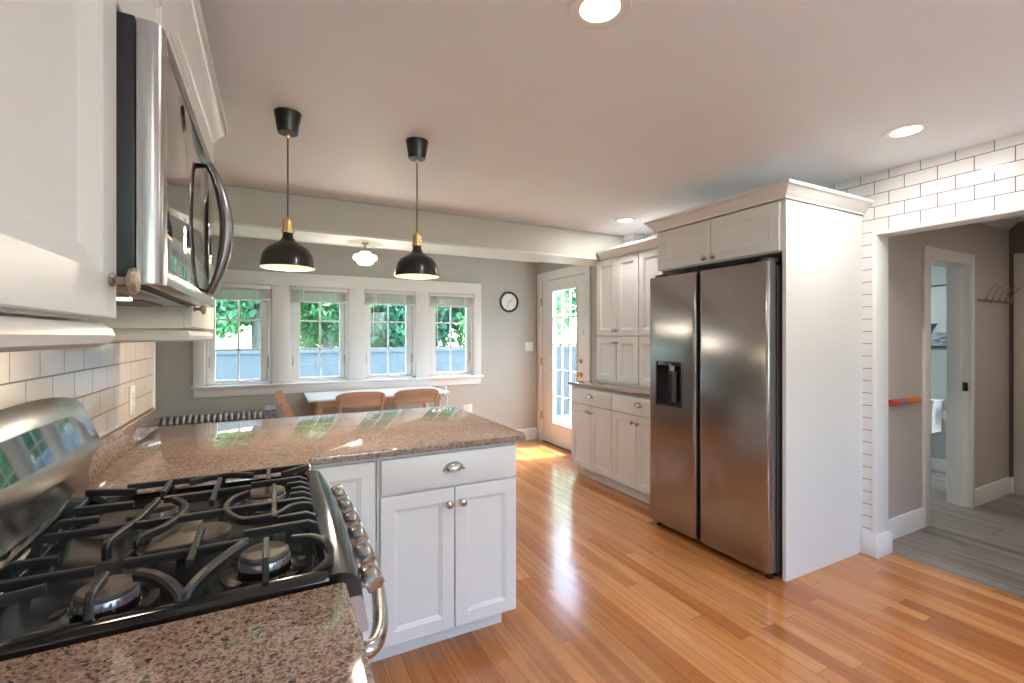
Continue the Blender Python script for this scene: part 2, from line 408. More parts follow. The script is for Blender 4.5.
# exterior door wall
struct('wall_door_side', MB().box(XD, XD + .16, HY0, 4.175, 0, CEIL).box(XD, XD + .16, 5.245, YW + .12, 0, CEIL).box(XD, XD + .16, 4.175, 5.245, 2.13, CEIL), M['wall'], smooth=0)
struct('wall_nook_end', MB().box(XT, XT + .1, 3.49, HY0, 0, CEIL), M['wall'], smooth=0)
# window wall built around the four openings
WX = [(-.545, .035), (.127, .754), (.874, 1.506), (1.616, 2.241)]     # rough openings (behind the casing)
OX = [(-.585, -.011), (.151, .730), (.898, 1.482), (1.639, 2.217)]
ZOB, ZOT = .885, 1.894
w = MB().box(-2.3, XD + .1, YW, YW + .16, 0, ZOB).box(-2.3, XD + .1, YW, YW + .16, ZOT, CEIL)
xs = [-2.3] + [v for p in OX for v in p] + [XD + .1]
for i in range(0, 10, 2): w.box(xs[i], xs[i + 1], YW, YW + .16, ZOB, ZOT)
struct('wall_back', w, M['wall'], smooth=0)
CT = .022
tr = MB()
CXL, CXR = -.678, 2.314
tr.box(CXL, CXR, YW - CT, YW, ZOT, 2.027, .003)
xs = [CXL] + [v for p in OX for v in p] + [CXR]
for i in range(0, 10, 2): tr.box(xs[i], xs[i + 1], YW - CT, YW, ZOB, ZOT, .002)
tr.box(CXL + .005, CXR - .005, YW - CT, YW, .778, .868, .003)
struct('trim_4', tr, M['trim'])
struct('trim_5', MB().box(CXL - .02, CXR + .02, YW - .055, YW + .02, .862, ZOB + .002, .005), M['trim'])   # sill board
struct('baseboard_back', MB().sweep([(-2.3, YW), (XD - .022, YW)], [(0, 0), (.016, 0), (.016, .12), (.010, .15), (0, .155)], side=1), M['trim'])
struct('baseboard_door_side', MB().sweep([(XD, 4.155), (XD, 3.84)], [(0, 0), (.016, 0), (.016, .12), (.010, .15), (0, .155)], side=1), M['trim'])

def casement(i, x0, x1, hinge_left):
    wn = sempty('window_%d' % i, ((x0 + x1) / 2, YW, ZOB))
    m = MB()
    y0, y1 = YW + .035, YW + .12
    jw = .028
    m.box(x0, x0 + jw, YW + .0, y1, ZOB, ZOT).box(x1 - jw, x1, YW + .0, y1, ZOB, ZOT).box(x0, x1, YW, y1, ZOT - .03, ZOT).box(x0, x1, YW, y1, ZOB, ZOB + .022)
    m.build('window_frame', M['trim'], wn, world=True)
    m = MB(); a, b = x0 + jw + .003, x1 - jw - .003; c, d = ZOB + .024, ZOT - .032; sw = .05
    if hinge_left: gl, gr = a + sw, b - sw - .02
    else: gl, gr = a + sw + .02, b - sw
    gb, gt = .936, ZOT - .07
    m.box(a, gl, y0, y0 + .045, c, d, .003).box(gr, b, y0, y0 + .045, c, d, .003).box(gl, gr, y0, y0 + .045, c, gb, .003).box(gl, gr, y0, y0 + .045, gt, d, .003)
    sash = m.build('sash', M['doorpaint'], wn, world=True)
    m = MB(); xm = (gl + gr) / 2
    m.box(xm - .009, xm + .009, y0 + .012, y0 + .034, gb, gt, .002)
    for z in (1.234, 1.534): m.box(gl, gr, y0 + .012, y0 + .034, z - .009, z + .009, .002)
    m.build('muntin', M['doorpaint'], sash, world=True)
    MB().box(gl, gr, y0 + .021, y0 + .025, gb, gt).build('pane', M['pane'], sash, world=True, smooth=0)
    xc = (x0 + x1) / 2 + (.05 if hinge_left else -.03)
    m = MB().box(xc - .06, xc + .06, YW + .004, YW + .032, ZOB + .02, ZOB + .042, .006)
    m.tube([(xc, YW + .01, ZOB + .04), (xc + .03, YW - .01, ZOB + .05), (xc + .075, YW - .02, ZOB + .052), (xc + .085, YW - .02, ZOB + .066)], .006, 8)
    m.build('crank', M['plate'], wn, world=True)
    hx = b - .008 if not hinge_left else a + .004
    for xx in (a - .002, b - .006):
        MB().box(xx, xx + .010, y0 - .008, y0 + .002, 1.06, 1.17, .002).build('sash_lock', M['nickel'], wn, world=True)
    return wn
for i, (a, b) in enumerate(OX): casement(i + 1, a, b, i % 2 == 0)
BL = ['leftmost window beside the microwave', 'second window from the left', 'third window from the left', 'rightmost window nearest the clock']
for i, (x0, x1) in enumerate(OX):
    t = thing('window_blind', 'raised white slatted blind stacked at the top of the ' + BL[i], 'blind', ((x0 + x1) / 2, YW, 1.72), group='raised blinds over the dining windows')
    MB().box(x0 + .004, x1 - .004, YW - .022, YW + .03, 1.845, 1.888, .004).build('headrail', M['blind'], t, world=True)
    m = MB()
    for k in range(9): m.box(x0 + .008, x1 - .008, YW - .018, YW + .028, 1.752 + k * .0098, 1.752 + k * .0098 + .005)
    m.build('slat', M['blind'], t, world=True, smooth=0)
    MB().box(x0 + .007, x1 - .007, YW - .022, YW + .032, 1.728, 1.749, .004).build('bottom_rail', M['blind'], t, world=True)
    for xx in (x0 + .13, x1 - .13): MB().box(xx - .006, xx + .006, YW - .026, YW - .0225, 1.74, 1.86).build('ladder_tape', M['trim'], t, world=True)
    if i != 0: MB().tube([(x0 + .10, YW - .03, 1.85), (x0 + .10, YW - .032, 1.34)], .004, 8).build('tilt_wand', M['plate'], t, world=True)

# window behind the camera
wn = sempty('window_5', (1.7, YB, .95))
m = MB().box(.5, 2.9, YB - .1, YB, .95, 1.0).box(.5, 2.9, YB - .1, YB, 2.05, 2.1)
for x in (.5, 1.28, 2.07, 2.85): m.box(x, x + .05, YB - .1, YB, 1.0, 2.05)
m.build('window_frame', M['trim'], wn, world=True)
MB().box(.55, 2.85, YB - .06, YB - .055, 1.0, 2.05).build('pane', M['pane'], wn, world=True, smooth=0)

# ------------------------------------------------------------------ exterior door
d = sempty('door_1', (XD, 4.72, 0))
DY0, DY1, DZ = 4.262, 5.187, 2.079
m = MB()
m.box(XD - .022, XD, 4.165, DY0 - .006, 0, 2.195, .003).box(XD - .022, XD, DY1 + .006, 5.312, 0, 2.195, .003).box(XD - .022, XD, DY0 - .006, DY1 + .006, DZ + .006, 2.195, .003)
m.box(XD, XD + .15, 4.18, DY0 - .004, 0, DZ + .04).box(XD, XD + .15, DY1 + .004, 5.24, 0, DZ + .04).box(XD, XD + .15, 4.18, 5.24, DZ + .004, DZ + .04)
m.build('door_casing', M['trim'], d, world=True)
GY0, GY1, GZ0, GZ1 = 4.43, 4.935, .285, 1.935
xo = XD - .008
m = MB().box(xo, xo + .042, DY0, GY0, .015, DZ, .002).box(xo, xo + .042, GY1, DY1, .015, DZ, .002).box(xo, xo + .042, GY0, GY1, .015, GZ0).box(xo, xo + .042, GY0, GY1, GZ1, DZ)
# bead around the glass
bd = .022
m.box(xo - .008, xo, GY0 - bd, GY0, GZ0 - bd, GZ1 + bd, .003).box(xo - .008, xo, GY1, GY1 + bd, GZ0 - bd, GZ1 + bd, .003).box(xo - .008, xo, GY0, GY1, GZ0 - bd, GZ0, .003).box(xo - .008, xo, GY0, GY1, GZ1, GZ1 + bd, .003)
slab = m.build('door_slab', M['doorpaint'], d, world=True)
m = MB()
for k in (1, 2): y = GY0 + (GY1 - GY0) * k / 3; m.box(xo + .006, xo + .036, y - .009, y + .009, GZ0, GZ1, .002)
for k in range(1, 5): z = GZ0 + (GZ1 - GZ0) * k / 5; m.box(xo + .006, xo + .036, GY0, GY1, z - .009, z + .009, .002)
m.build('muntin', M['doorpaint'], slab, world=True)
MB().box(xo + .018, xo + .022, GY0, GY1, GZ0, GZ1).build('pane', M['pane'], slab, world=True, smooth=0)
for z in (.343, 1.048, 1.818):
    m = MB().box(XD - .030, XD - .022, DY1 - .012, DY1 + .022, z - .05, z + .05, .002); m.tube([(XD - .032, DY1 + .004, z - .055), (XD - .032, DY1 + .004, z + .055)], .006, 8)
    m.build('hinge', M['brass'], d, world=True)
m = MB().lathe([(0, 0), (.03, 0), (.032, -.006), (.028, -.012), (.012, -.016), (.010, -.035), (.022, -.04), (.028, -.052), (.026, -.066), (.014, -.074), (0, -.075)], (xo, 4.335, .93), 'x', 20)
m.build('door_knob', M['brass'], d, world=True)
m = MB().lathe([(0, 0), (.03, 0), (.03, -.008), (.024, -.014), (0, -.016)], (xo, 4.335, 1.085), 'x', 20); m.box(xo - .034, xo - .012, 4.331, 4.339, 1.072, 1.098, .002)
m.build('deadbolt', M['brass'], d, world=True)
m = MB().lathe([(0, 0), (.022, 0), (.022, -.012), (.016, -.018), (0, -.018)], (xo, 4.30, 1.42), 'x', 16)
m.box(xo - .014, xo - .002, 4.29, 4.31, 1.385, 1.455, .004)
m.build('door_alarm', M['plate'], d, world=True)
MB().box(XD - .02, XD + .15, DY0 - .004, DY1 + .004, 0, .013, .002).build('threshold', M['bark'], d, world=True)

# ------------------------------------------------------------------ cabinets (local frame: x along width, front faces -y)
def panel_door(mb, x0, x1, z0, z1, y=0., th=.02, fw=.055, ow=.014, dp=.009):
    def rect(i, yy): return [(x0 + i, yy, z0 + i), (x1 - i, yy, z0 + i), (x1 - i, yy, z1 - i), (x0 + i, yy, z1 - i)]
    mb.loft([rect(0, y), rect(0, y - th + .002), rect(.002, y - th), rect(fw, y - th), rect(fw + .001, y - th + dp * .28), rect(fw + .001 + ow * .5, y - th + dp * .50), rect(fw + ow, y - th + dp * .78), rect(fw + ow + .001, y - th + dp)], True, True, True)
    return mb
def knob_mb(x, z, y=-.02, k=1.):
    return MB().lathe([(0, 0), (.009 * k, 0), (.009 * k, -.003), (.006 * k, -.005), (.005 * k, -.014), (.008 * k, -.018), (.0155 * k, -.021), (.017 * k, -.025), (.015 * k, -.030), (.008 * k, -.033), (0, -.034)], (x, y, z), 'y', 20)
def cup_mb(x, z, y=-.02, w=.047, h=.036, dpt=.026):
    m = MB(); rings = []
    for i in range(13):
        a = math.pi * i / 12; ring = []
        for j in range(9):
            b = math.pi / 2 * j / 8
            # j=0 at wall rim, j=8 at front lip
            ring.append((x - w * math.cos(a) * math.cos(b * .55), y - dpt * math.sin(b) * (math.sin(a) ** .5 if math.sin(a) > 0 else 0), z - h * .35 + h * math.sin(a) * math.cos(b) ** .9))
        rings.append(ring)
    m.loft(rings, False)
    bmesh.ops.solidify(m.b, geom=m.b.faces[:], thickness=.002)
    m.box(x - w - .003, x - w + .006, y - .003, y, z - h * .42, z - h * .22); m.box(x + w - .006, x + w + .003, y - .003, y, z - h * .42, z - h * .22)
    return m
def cabinet(name, label, cat, loc, rz, w, dep, z0, z1, toe=.105, toein=.07, group=None):
    root = thing(name, label, cat, loc, rz, group)
    MB().box(0, w, .0005, dep, z0, z1, .001, 1).build('cabinet_body', M['cab'], root)
    if toe: MB().box(0, w, toein, dep - .02, 0, z0).build('toe_kick', M['cab'], root)
    return root
def add_door(root, x0, x1, z0, z1, knob=None, fw=.055, kb=None, ow=.014):
    d = panel_door(MB(), x0 + .0015, x1 - .0015, z0, z1, fw=fw, ow=ow).build('door', M['cab'], root, smooth=14)
    if knob: knob_mb(*knob).build('knob', kb or M['nickel'], d)
    return d
def add_drawer(root, x0, x1, z0, z1, cup=True):
    d = MB().box(x0 + .0015, x1 - .0015, -.02, 0, z0, z1, .002).build('drawer', M['cab'], root)
    if cup: cup_mb((x0 + x1) / 2, (z0 + z1) / 2 + .008).build('cup_pull', M['nickel'], d)
    return d
# peninsula
pen = cabinet('peninsula_cabinet', 'white two-door base cabinet with a single drawer under the peninsula worktop end', 'cabinet', (.372, 1.909, 0), 0, .628, .93, .105, .882, toe=0)
MB().box(0, .60, .10, .88, 0, .105, .001, 1).build('toe_kick', M['cab'], pen)
MB().box(-.002, .60, .082, .099, 0, .104, .001, 1).build('toe_board', M['cab'], pen)
add_drawer(pen, .014, .628, .727, .868)
add_door(pen, .010, .326, .110, .716, (.296, .652))
add_door(pen, .328, .628, .110, .716, (.358, .652))
cor = cabinet('corner_cabinet', 'white single-door corner base cabinet between the range and the peninsula drawer', 'cabinet', (.13, 1.909, 0), 0, .238, .55, .105, .882, toein=.082)
add_door(cor, -.002, .234, .110, .868, None)
MB().box(-.60, -.004, -.205, .9, .0, .882).build('corner_carcass', M['cabin'], cor)
# worktops
def rounded(poly, rad, n=5):
    out = []; N = len(poly)
    for i, p in enumerate(poly):
        r = rad[i]
        if r <= 0: out.append(p); continue
        a = Vector(poly[i - 1]); b = Vector(p); c = Vector(poly[(i + 1) % N])
        u = (a - b).normalized() * r; v = (c - b).normalized() * r
        for k in range(n + 1):
            t = k / n; q = b + u * (1 - t) ** 2 + v * t ** 2
            out.append((q.x, q.y))
    return out
poly = [(XW + .001, 1.703), (.118, 1.703), (.118, 1.876), (1.052, 1.876), (1.052, 2.885), (XW + .001, 2.885)]
wt = thing('peninsula_worktop', 'long speckled pink-brown granite worktop wrapping from the wall across the peninsula', 'worktop', (0, 1.9, .884))
MB().prism(rounded(poly, [0, 0, .004, .03, .02, 0]), .884, .914, .004).build('worktop_slab', M['granite'], wt, world=True)
MB().box(XW + .009, XW + .030, 1.703, 2.862, .9142, 1.014, .003).build('upstand', M['granite'], wt, world=True)
poly = [(XW + .001, -1.0), (.12, -1.0), (.12, .905), (XW + .001, .905)]
wt2 = thing('near_worktop', 'short speckled granite worktop in the foreground left of the range', 'worktop', (-.2, 0, .884))
MB().prism(rounded(poly, [0, 0, .012, 0]), .884, .914, .004).build('worktop_slab', M['granite'], wt2, world=True)
MB().box(XW + .009, XW + .030, -1.0, .905, .9142, 1.014, .003).build('upstand', M['granite'], wt2, world=True)
nb = cabinet('near_base_cabinet', 'white base cabinet under the foreground granite worktop', 'cabinet', (.075, -.99, 0), R(90), 1.885, .60, .105, .882)
for k in range(4): add_door(nb, k * .471, k * .471 + .471, .110, .716, (k * .471 + (.43 if k % 2 == 0 else .04), .655))
for k in range(2): add_drawer(nb, k * .942, k * .942 + .942, .727, .868)

# upper cabinets, left wall (front faces +x)
UB, UT, UX = 1.395, 2.162, -.24
def rail_prof(z1): return [(-.03, z1), (.004, z1), (.014, z1 - .008), (.017, z1 - .018), (.012, z1 - .030), (.0, z1 - .036), (-.03, z1 - .036)]
CROWN = [(0, 0), (.012, 0), (.014, .012), (.020, .016), (.032, .034), (.050, .052), (.060, .060), (.066, .062), (.066, .080), (0, .080)]
def upper(label, y0, y1, z0, z1, rail=True):
    root = thing('wall_cabinet', label, 'cabinet', (UX, y0, z0), R(90), group=None)
    MB().box(0, y1 - y0, .0005, UX - XW - .010, 0, z1 - z0, .001, 1).build('cabinet_body', M['cab'], root)
    return root
n1 = upper('white wall cabinet with a large recessed-panel door in the left foreground', -.44, .940, 1.392, UT)
for a, b, kx in ((.0, .46, .42), (.46, .92, .5), (.92, 1.38, 1.345)):
    dd = panel_door(MB(), a + .0015, b - .0015, .004, UT - 1.392 - .01, fw=.066, ow=.034, dp=.019).build('door', M['cab'], n1, smooth=14)
    MB().lathe([(0, 0), (.010, 0), (.011, -.004), (.006, -.008), (.0055, -.018), (.010, -.021), (.019, -.024), (.021, -.029), (.017, -.034), (0, -.036)], (kx, -.02, .062), 'y', 24).build('knob', M['bronze'], dd)
MB().sweep([(0, -.0), (1.368, -.0), (1.368, .286)], rail_prof(-.004), side=1).build('light_rail', M['cab'], n1)
n2 = upper('white cabinet above the microwave below the crown moulding', .942, 1.700, 1.898, UT)
add_door(n2, 0, .379, .003, .25, (.345, .03), fw=.045, kb=M['bronze']); add_door(n2, .379, .758, .003, .25, (.413, .03), fw=.045, kb=M['bronze'])
n3 = upper('white wall cabinet beyond the microwave at the end of the tiled wall', 1.702, 2.290, 1.392, UT)
add_door(n3, 0, .588, .004, UT - 1.392 - .01, (.04, .062), fw=.06, kb=M['bronze'])
MB().sweep([(0, .286), (0, 0), (.588, 0), (.588, .286)], rail_prof(-.004), side=1).build('light_rail', M['cab'], n3)
cr = n1
MB().sweep([(UX - .0, -.44), (UX, 2.290), (XW + .01, 2.290)], [(o, UT + .0015 + z * 1.28) for o, z in CROWN], side=1).build('crown', M['cab'], cr, world=True)
MB().box(XW + .01, UX, -.44, 2.29, UT + .0015, UT + .012).build('cabinet_top', M['cab'], cr, world=True)

# fridge enclosure (front faces -x)
XP = 2.538
fe = thing('fridge_surround', 'tall white cabinet surround with side panel enclosing the stainless refrigerator', 'cabinet', (XP, 1.585, 0))
MB().box(XP, XT - .009, 1.585, 1.607, 0, 2.135, .001, 1).build('side_panel', M['cab'], fe, world=True)
MB().box(XP + .02, XT - .009, 2.522, 2.540, 0, 2.135, .001, 1).build('far_panel', M['cab'], fe, world=True)
MB().box(XP + .0005, XT - .009, 1.6075, 2.5215, 1.845, 2.135, .001, 1).build('cabinet_body', M['cab'], fe, world=True)
def world_door(root, name, xf, ya, yb, z0, z1, knob=None, fw=.055, kb=None, ow=.014):
    """door whose front faces -x: built in a local frame and turned"""
    m = panel_door(MB(), 0.0015, (yb - ya) - .0015, z0, z1, fw=fw, ow=ow)
    T = Matrix.Translation((xf, yb, 0)) @ Matrix.Rotation(R(-90), 4, 'Z')
    bmesh.ops.transform(m.b, matrix=T, verts=m.b.verts)
    d = m.build(name, M['cab'], root, world=True, smooth=14)
    if knob:
        k = knob_mb(0, 0); bmesh.ops.transform(k.b, matrix=Matrix.Translation((xf, knob[0], knob[1])) @ Matrix.Rotation(R(-90), 4, 'Z'), verts=k.b.verts)
        k.build('knob', kb or M['nickel'], d, world=True)
    return d
world_door(fe, 'door', XP, 1.612, 2.070, 1.852, 2.125, (2.040, 1.880))
world_door(fe, 'door', XP, 2.072, 2.536, 1.852, 2.125, (2.108, 1.880))
c = MB().sweep([(XT - .009, 1.585), (XP - .012, 1.585), (XP - .012, 2.542), (XP + .31, 2.542)], [(o, 2.1365 + z) for o, z in CROWN], side=-1)
c.build('crown', M['cab'], fe, world=True)
MB().box(XP - .01, XT - .009, 1.586, 2.541, 2.1365, 2.20).build('top_board', M['cab'], fe, world=True)

# ------------------------------------------------------------------ refrigerator
fr = thing('refrigerator', 'stainless side-by-side refrigerator with a water dispenser in its left door', 'refrigerator', (2.444, 2.085, 0))
MB().box(2.53, XT - .05, 1.628, 2.519, .03, 1.775, .004).build('fridge_case', M['greycase'], fr, world=True)
def fdoor(y0, y1, name, hole=None):
    x0, x1 = 2.444, 2.512; z0, z1 = .042, 1.79
    m = MB(); n = 12
    def fx(y):  # gentle curve of the front at both vertical edges
        t = min(y - y0, y1 - y); r = .022
        return x0 + (r - math.sqrt(max(0, r * r - (r - min(t, r)) ** 2))) * .8
    ys = sorted(set([y0 + .0, y0 + .002, y0 + .005, y0 + .010, y0 + .016, y0 + .022] + [y1 - q for q in (0, .002, .005, .010, .016, .022)] + ([hole[0], hole[1]] if hole else [])))
    zs = [z0, z0 + .004, z1 - .004, z1] if not hole else [z0, z0 + .004, hole[2], hole[3], z1 - .004, z1]
    def P(y, z): return (fx(y) + (.003 if z in (z0, z1) else 0), y, z)
    for i in range(len(ys) - 1):
        for j in range(len(zs) - 1):
            if hole and ys[i] >= hole[0] - 1e-6 and ys[i + 1] <= hole[1] + 1e-6 and abs(zs[j] - hole[2]) < 1e-6: continue
            m._new([P(ys[i], zs[j]), P(ys[i], zs[j + 1]), P(ys[i + 1], zs[j + 1]), P(ys[i + 1], zs[j])], [(0, 1, 2, 3)])
    # sides, top, bottom, back
    m._new([(fx(y0), y0, z0), (fx(y0), y0, z1), (x1, y0, z1), (x1, y0, z0)], [(0, 1, 2, 3)])
    m._new([(fx(y1), y1, z0), (fx(y1), y1, z1), (x1, y1, z1), (x1, y1, z0)], [(3, 2, 1, 0)])
    for z, s in ((z0, 1), (z1, -1)):
        for i in range(len(ys) - 1):
            m._new([P(ys[i], z), P(ys[i + 1], z), (x1, ys[i + 1], z), (x1, ys[i], z)], [(0, 1, 2, 3)])
    m._new([(x1, y0, z0), (x1, y0, z1), (x1, y1, z1), (x1, y1, z0)], [(0, 1, 2, 3)])
    bmesh.ops.remove_doubles(m.b, verts=m.b.verts, dist=.0004)
    bmesh.ops.recalc_face_normals(m.b, faces=m.b.faces)
    return m.build(name, M['steel'], fr, world=True, smooth=40)
fdoor(1.628, 2.098, 'fridge_door')
fd = fdoor(2.127, 2.545, 'freezer_door', (2.237, 2.470, .885, 1.192))
m = MB().box(2.452, 2.505, 2.237, 2.247, .885, 1.192).box(2.452, 2.505, 2.460, 2.470, .885, 1.192).box(2.452, 2.505, 2.247, 2.460, .885, .897).box(2.450, 2.505, 2.247, 2.460, 1.165, 1.192).box(2.500, 2.506, 2.247, 2.460, .897, 1.165)
disp = m.build('water_dispenser', M['blackgl'], fd, world=True)
m = MB().box(2.440, 2.446, 2.231, 2.239, .879, 1.198).box(2.440, 2.446, 2.468, 2.476, .879, 1.198).box(2.440, 2.446, 2.239, 2.468, .879, .886).box(2.440, 2.446, 2.239, 2.468, 1.191, 1.198)
m.build('bezel', M['steeld'], disp, world=True)
m = MB().tube([(2.478, 2.345, 1.178), (2.478, 2.345, 1.128)], [.030, .026], 16); m.build('spout', M['chrome'], disp, world=True)
MB().box(2.480, 2.488, 2.322, 2.362, .91, 1.125, .004).build('paddle', M['greycase'], disp, world=True)
MB().box(2.515, 2.529, 2.094, 2.130, .05, 1.78).build('door_gasket', M['darkgap'], fr, world=True)
for ya in (2.100, 2.119): MB().box(2.462, 2.51, ya, ya + .006, .05, 1.78, .002).build('handle_recess', M['black'], fr, world=True)
for y0 in (1.64, 2.45): MB().box(2.47, 2.56, y0, y0 + .06, 1.791, 1.812, .004).build('hinge_cover', M['greycase'], fr, world=True)
MB().box(2.53, 2.56, 1.635, 2.515, .012, .040).build('kick_grille', M['black'], fr, world=True)
for y0 in (1.66, 2.50): MB().lathe([(0, .0), (.018, .0), (.018, .012), (.008, .014), (.008, .032), (0, .032)], (2.50, y0, .0), 'z', 14).build('levelling_foot', M['black'], fr, world=True)

# ------------------------------------------------------------------ pantry: base with worktop, tall uppers standing on it
XL = 2.67
pb = cabinet('pantry_base_cabinet', 'white four-door base cabinet with two drawers left of the refrigerator', 'cabinet', (XL, 3.840, 0), R(-90), 1.297, .455, .105, .882, toein=.06)
for a, b, kx in ((.005, .318, .288), (.320, .622, .350), (.626, .934, .905), (.936, 1.290, .966)): add_door(pb, a, b, .108, .712, (kx, .655))
add_drawer(pb, .005, .622, .722, .868); add_drawer(pb, .626, 1.290, .722, .868)
pw = thing('pantry_worktop', 'narrow brown granite counter top on the pantry base left of the refrigerator', 'worktop', (2.9, 3.2, .884))
MB().box(2.628, XD - .001, 2.543, 3.862, .884, .914, .004).build('worktop_slab', M['granite'], pw, world=True)
XU = 2.87
pu = thing('pantry_wall_cabinet', 'tall white cabinet with stacked panel doors standing on the pantry counter', 'cabinet', (XU, 3.69, .9145))
MB().box(XU + .0005, XD - .001, 2.543, 3.625, .9145, 2.115, .001, 1).box(XU + .0005, XD - .001, 3.625, 3.690, .9145, 2.115, .001, 1).build('cabinet_body', M['cab'], pu, world=True)
for a, b, k in ((3.392, 3.688, 3.415), (3.098, 3.388, 3.365), (2.80, 3.09, 2.83), (2.547, 2.797, None)):
    for z0, z1, kz in ((1.375, 2.105, 1.425), (.940, 1.362, 1.315)):
        world_door(pu, 'door', XU, a, b, z0, z1, (k, kz) if k else None, fw=.058)
MB().sweep([(XU - .004, 2.612), (XU - .004, 3.632)], [(o, 2.1165 + z) for o, z in CROWN], side=-1).build('crown', M['cab'], pu, world=True)
MB().box(XU, XD - .001, 2.612, 3.632, 2.1165, 2.14).build('top_board', M['cab'], pu, world=True)

# ------------------------------------------------------------------ microwave
Y0, Y1 = .947, 1.695; MZ0, MZ1 = 1.456, 1.890
mw = thing('microwave_oven', 'stainless over-the-range microwave with dark mirrored door and bowed vertical handle', 'microwave', (-.35, 1.32, MZ0))
MB().box(XW + .010, -.199, Y0, Y1, MZ0 + .004, MZ1, .003).build('microwave_case', M['black'], mw, world=True)
m = MB(); prof = [(-.197, Y0), (-.178, Y0 + .0), (-.170, Y0 + .004), (-.165, Y0 + .012), (-.163, Y0 + .022), (-.163, Y0 + .04), (-.197, Y0 + .04)]
m.prism(prof, MZ0, MZ1 - .003)
m.build('steel_end_trim', M['steelh'], mw, world=True)
dr = MB().box(-.197, -.1635, Y0 + .0405, 1.570, MZ0 + .03, MZ1 - .035, .002).build('door', M['mwglass'], mw, world=True)
MB().box(-.197, -.162, 1.573, Y1 - .002, MZ0 + .03, MZ1 - .035, .002).build('control_panel', M['mwglass'], mw, world=True)
MB().box(-.197, -.162, Y0 + .0405, Y1 - .002, MZ1 - .034, MZ1 - .003, .002).build('top_vent', M['steeld'], mw, world=True)
m = MB(); m.box(-.197, -.162, Y0 + .0405, Y1 - .002, MZ0 + .001, MZ0 + .029, .003); m.build('bottom_trim', M['steelh'], mw, world=True)
MB().box(-.47, -.22, Y0 + .04, Y1 - .04, MZ0 - .003, MZ0 + .0035, .001).build('bottom_plate', M['steeld'], mw, world=True)
for a in (1.02, 1.36): MB().box(-.42, -.27, a, a + .22, MZ0 - .006, MZ0 - .0035).build('grease_filter', M['greycase'], mw, world=True)
hp = []
for k in range(15):
    t = k / 14; hp.append((-.157 + .042 * math.sin(math.pi * t) ** .8, 1.515, 1.486 + (1.842 - 1.486) * t))
MB().tube(hp, [.010 + .007 * math.sin(math.pi * k / 14) for k in range(15)], 14, sx=1.4).build('handle', M['steeld'], dr, world=True)
MB().lathe([(0, -.008), (.022, -.008), (.022, -.003)], (-.30, 1.30, MZ0), 'z', 16, cap0=True).build('cooktop_lamp', M['diff'], mw, world=True)
lamp('cooktop_light', (-.34, 1.30, MZ0 - .012), 1.5, .10, (1, .78, .55))

# ------------------------------------------------------------------ gas range
RY0, RY1 = .932, 1.697
rg = thing('gas_range', 'stainless and black gas range with cast iron grates and six front knobs', 'range', (-.2, 1.315, 0))
MB().box(XW + .04, .125, RY0 + .002, RY1 - .002, .02, .872, .003).build('range_body', M['greycase'], rg, world=True)
# cooktop: sunken enamel deck with a raised rim
m = MB(); D = .888; T = .917
def rr(x0, x1, y0, y1, z): return rounded([(x0, y0), (x1, y0), (x1, y1), (x0, y1)], [.03] * 4, 6), z
rings = []
for (x0, x1, y0, y1, z) in ((-.475, .118, RY0 + .001, RY1 - .001, .874), (-.475, .118, RY0, RY1, .905), (-.472, .115, RY0 + .003, RY1 - .003, .913), (-.466, .110, RY0 + .010, RY1 - .010, T), (-.455, .095, RY0 + .030, RY1 - .030, T),
                            (-.448, .086, RY0 + .042, RY1 - .042, D + .004), (-.44, .078, RY0 + .052, RY1 - .052, D)):
    rings.append([(p[0], p[1], z) for p in rr(x0, x1, y0, y1, z)[0]])
m.loft(rings, True, True, True)
m.build('cooktop', M['enamel'], rg, world=True, smooth=50)
# bullnose front of the cooktop, bowed in plan
m = MB(); rings = []
N = 16
for k in range(N + 1):
    y = RY0 + (RY1 - RY0) * k / N; t = 2 * k / N - 1; bow = .014 * (1 - t * t)
    rings.append([(.095, y, T + .0006), (.118 + bow * .6, y, T + .001), (.136 + bow, y, .912), (.148 + bow, y, .900), (.154 + bow, y, .884), (.154 + bow, y, .866), (.095, y, .866)])
m.loft(rings, True, True, True); m.build('front_bullnose', M['enamel'], rg, world=True, smooth=50)
m = MB(); rings = []
for k in range(N + 1):
    y = RY0 + .004 + (RY1 - RY0 - .008) * k / N; t = 2 * k / N - 1; bow = .014 * (1 - t * t)
    rings.append([(.10, y, .8655), (.146 + bow, y, .8655), (.158 + bow, y, .855), (.168 + bow, y, .79), (.10, y, .79)])
m.loft(rings, True, True, True); m.build('control_panel', M['steelh'], rg, world=True, smooth=50)
for k in range(6):
    y = 1.003 + k * .1145; t = (y - RY0) / (RY1 - RY0) * 2 - 1; bow = .014 * (1 - t * t)
    kb = MB().lathe([(.012, -.004), (.012, .010), (.027, .011), (.0295, .015), (.0285, .038), (.025, .042), (0, .043)], (0, 0, 0), 'x', 26)
    kb.box(.042, .048, -.0045, .0045, -.025, .025, .0015)
    bmesh.ops.transform(kb.b, matrix=Matrix.Translation((.154 + bow, y, .851)) @ Matrix.Rotation(R(-22), 4, 'Y'), verts=kb.b.verts)
    kb.build('control_knob', M['steelh'], rg, world=True)
dr = MB().box(.126, .158, RY0 + .006, RY1 - .006, .19, .782, .006).build('oven_door', M['steelh'], rg, world=True)
MB().box(.1585, .161, RY0 + .10, RY1 - .10, .30, .64, .001).build('oven_glass', M['blackgl'], dr, world=True)
hp = catmull([(.158, .985, .722), (.186, .990, .722), (.212, 1.05, .722), (.235, 1.18, .722), (.243, 1.315, .722), (.235, 1.45, .722), (.212, 1.58, .722), (.190, 1.638, .722), (.158, 1.645, .722)], 5)
MB().tube(hp, .0175, 14).build('oven_handle', M['steelh'], dr, world=True)
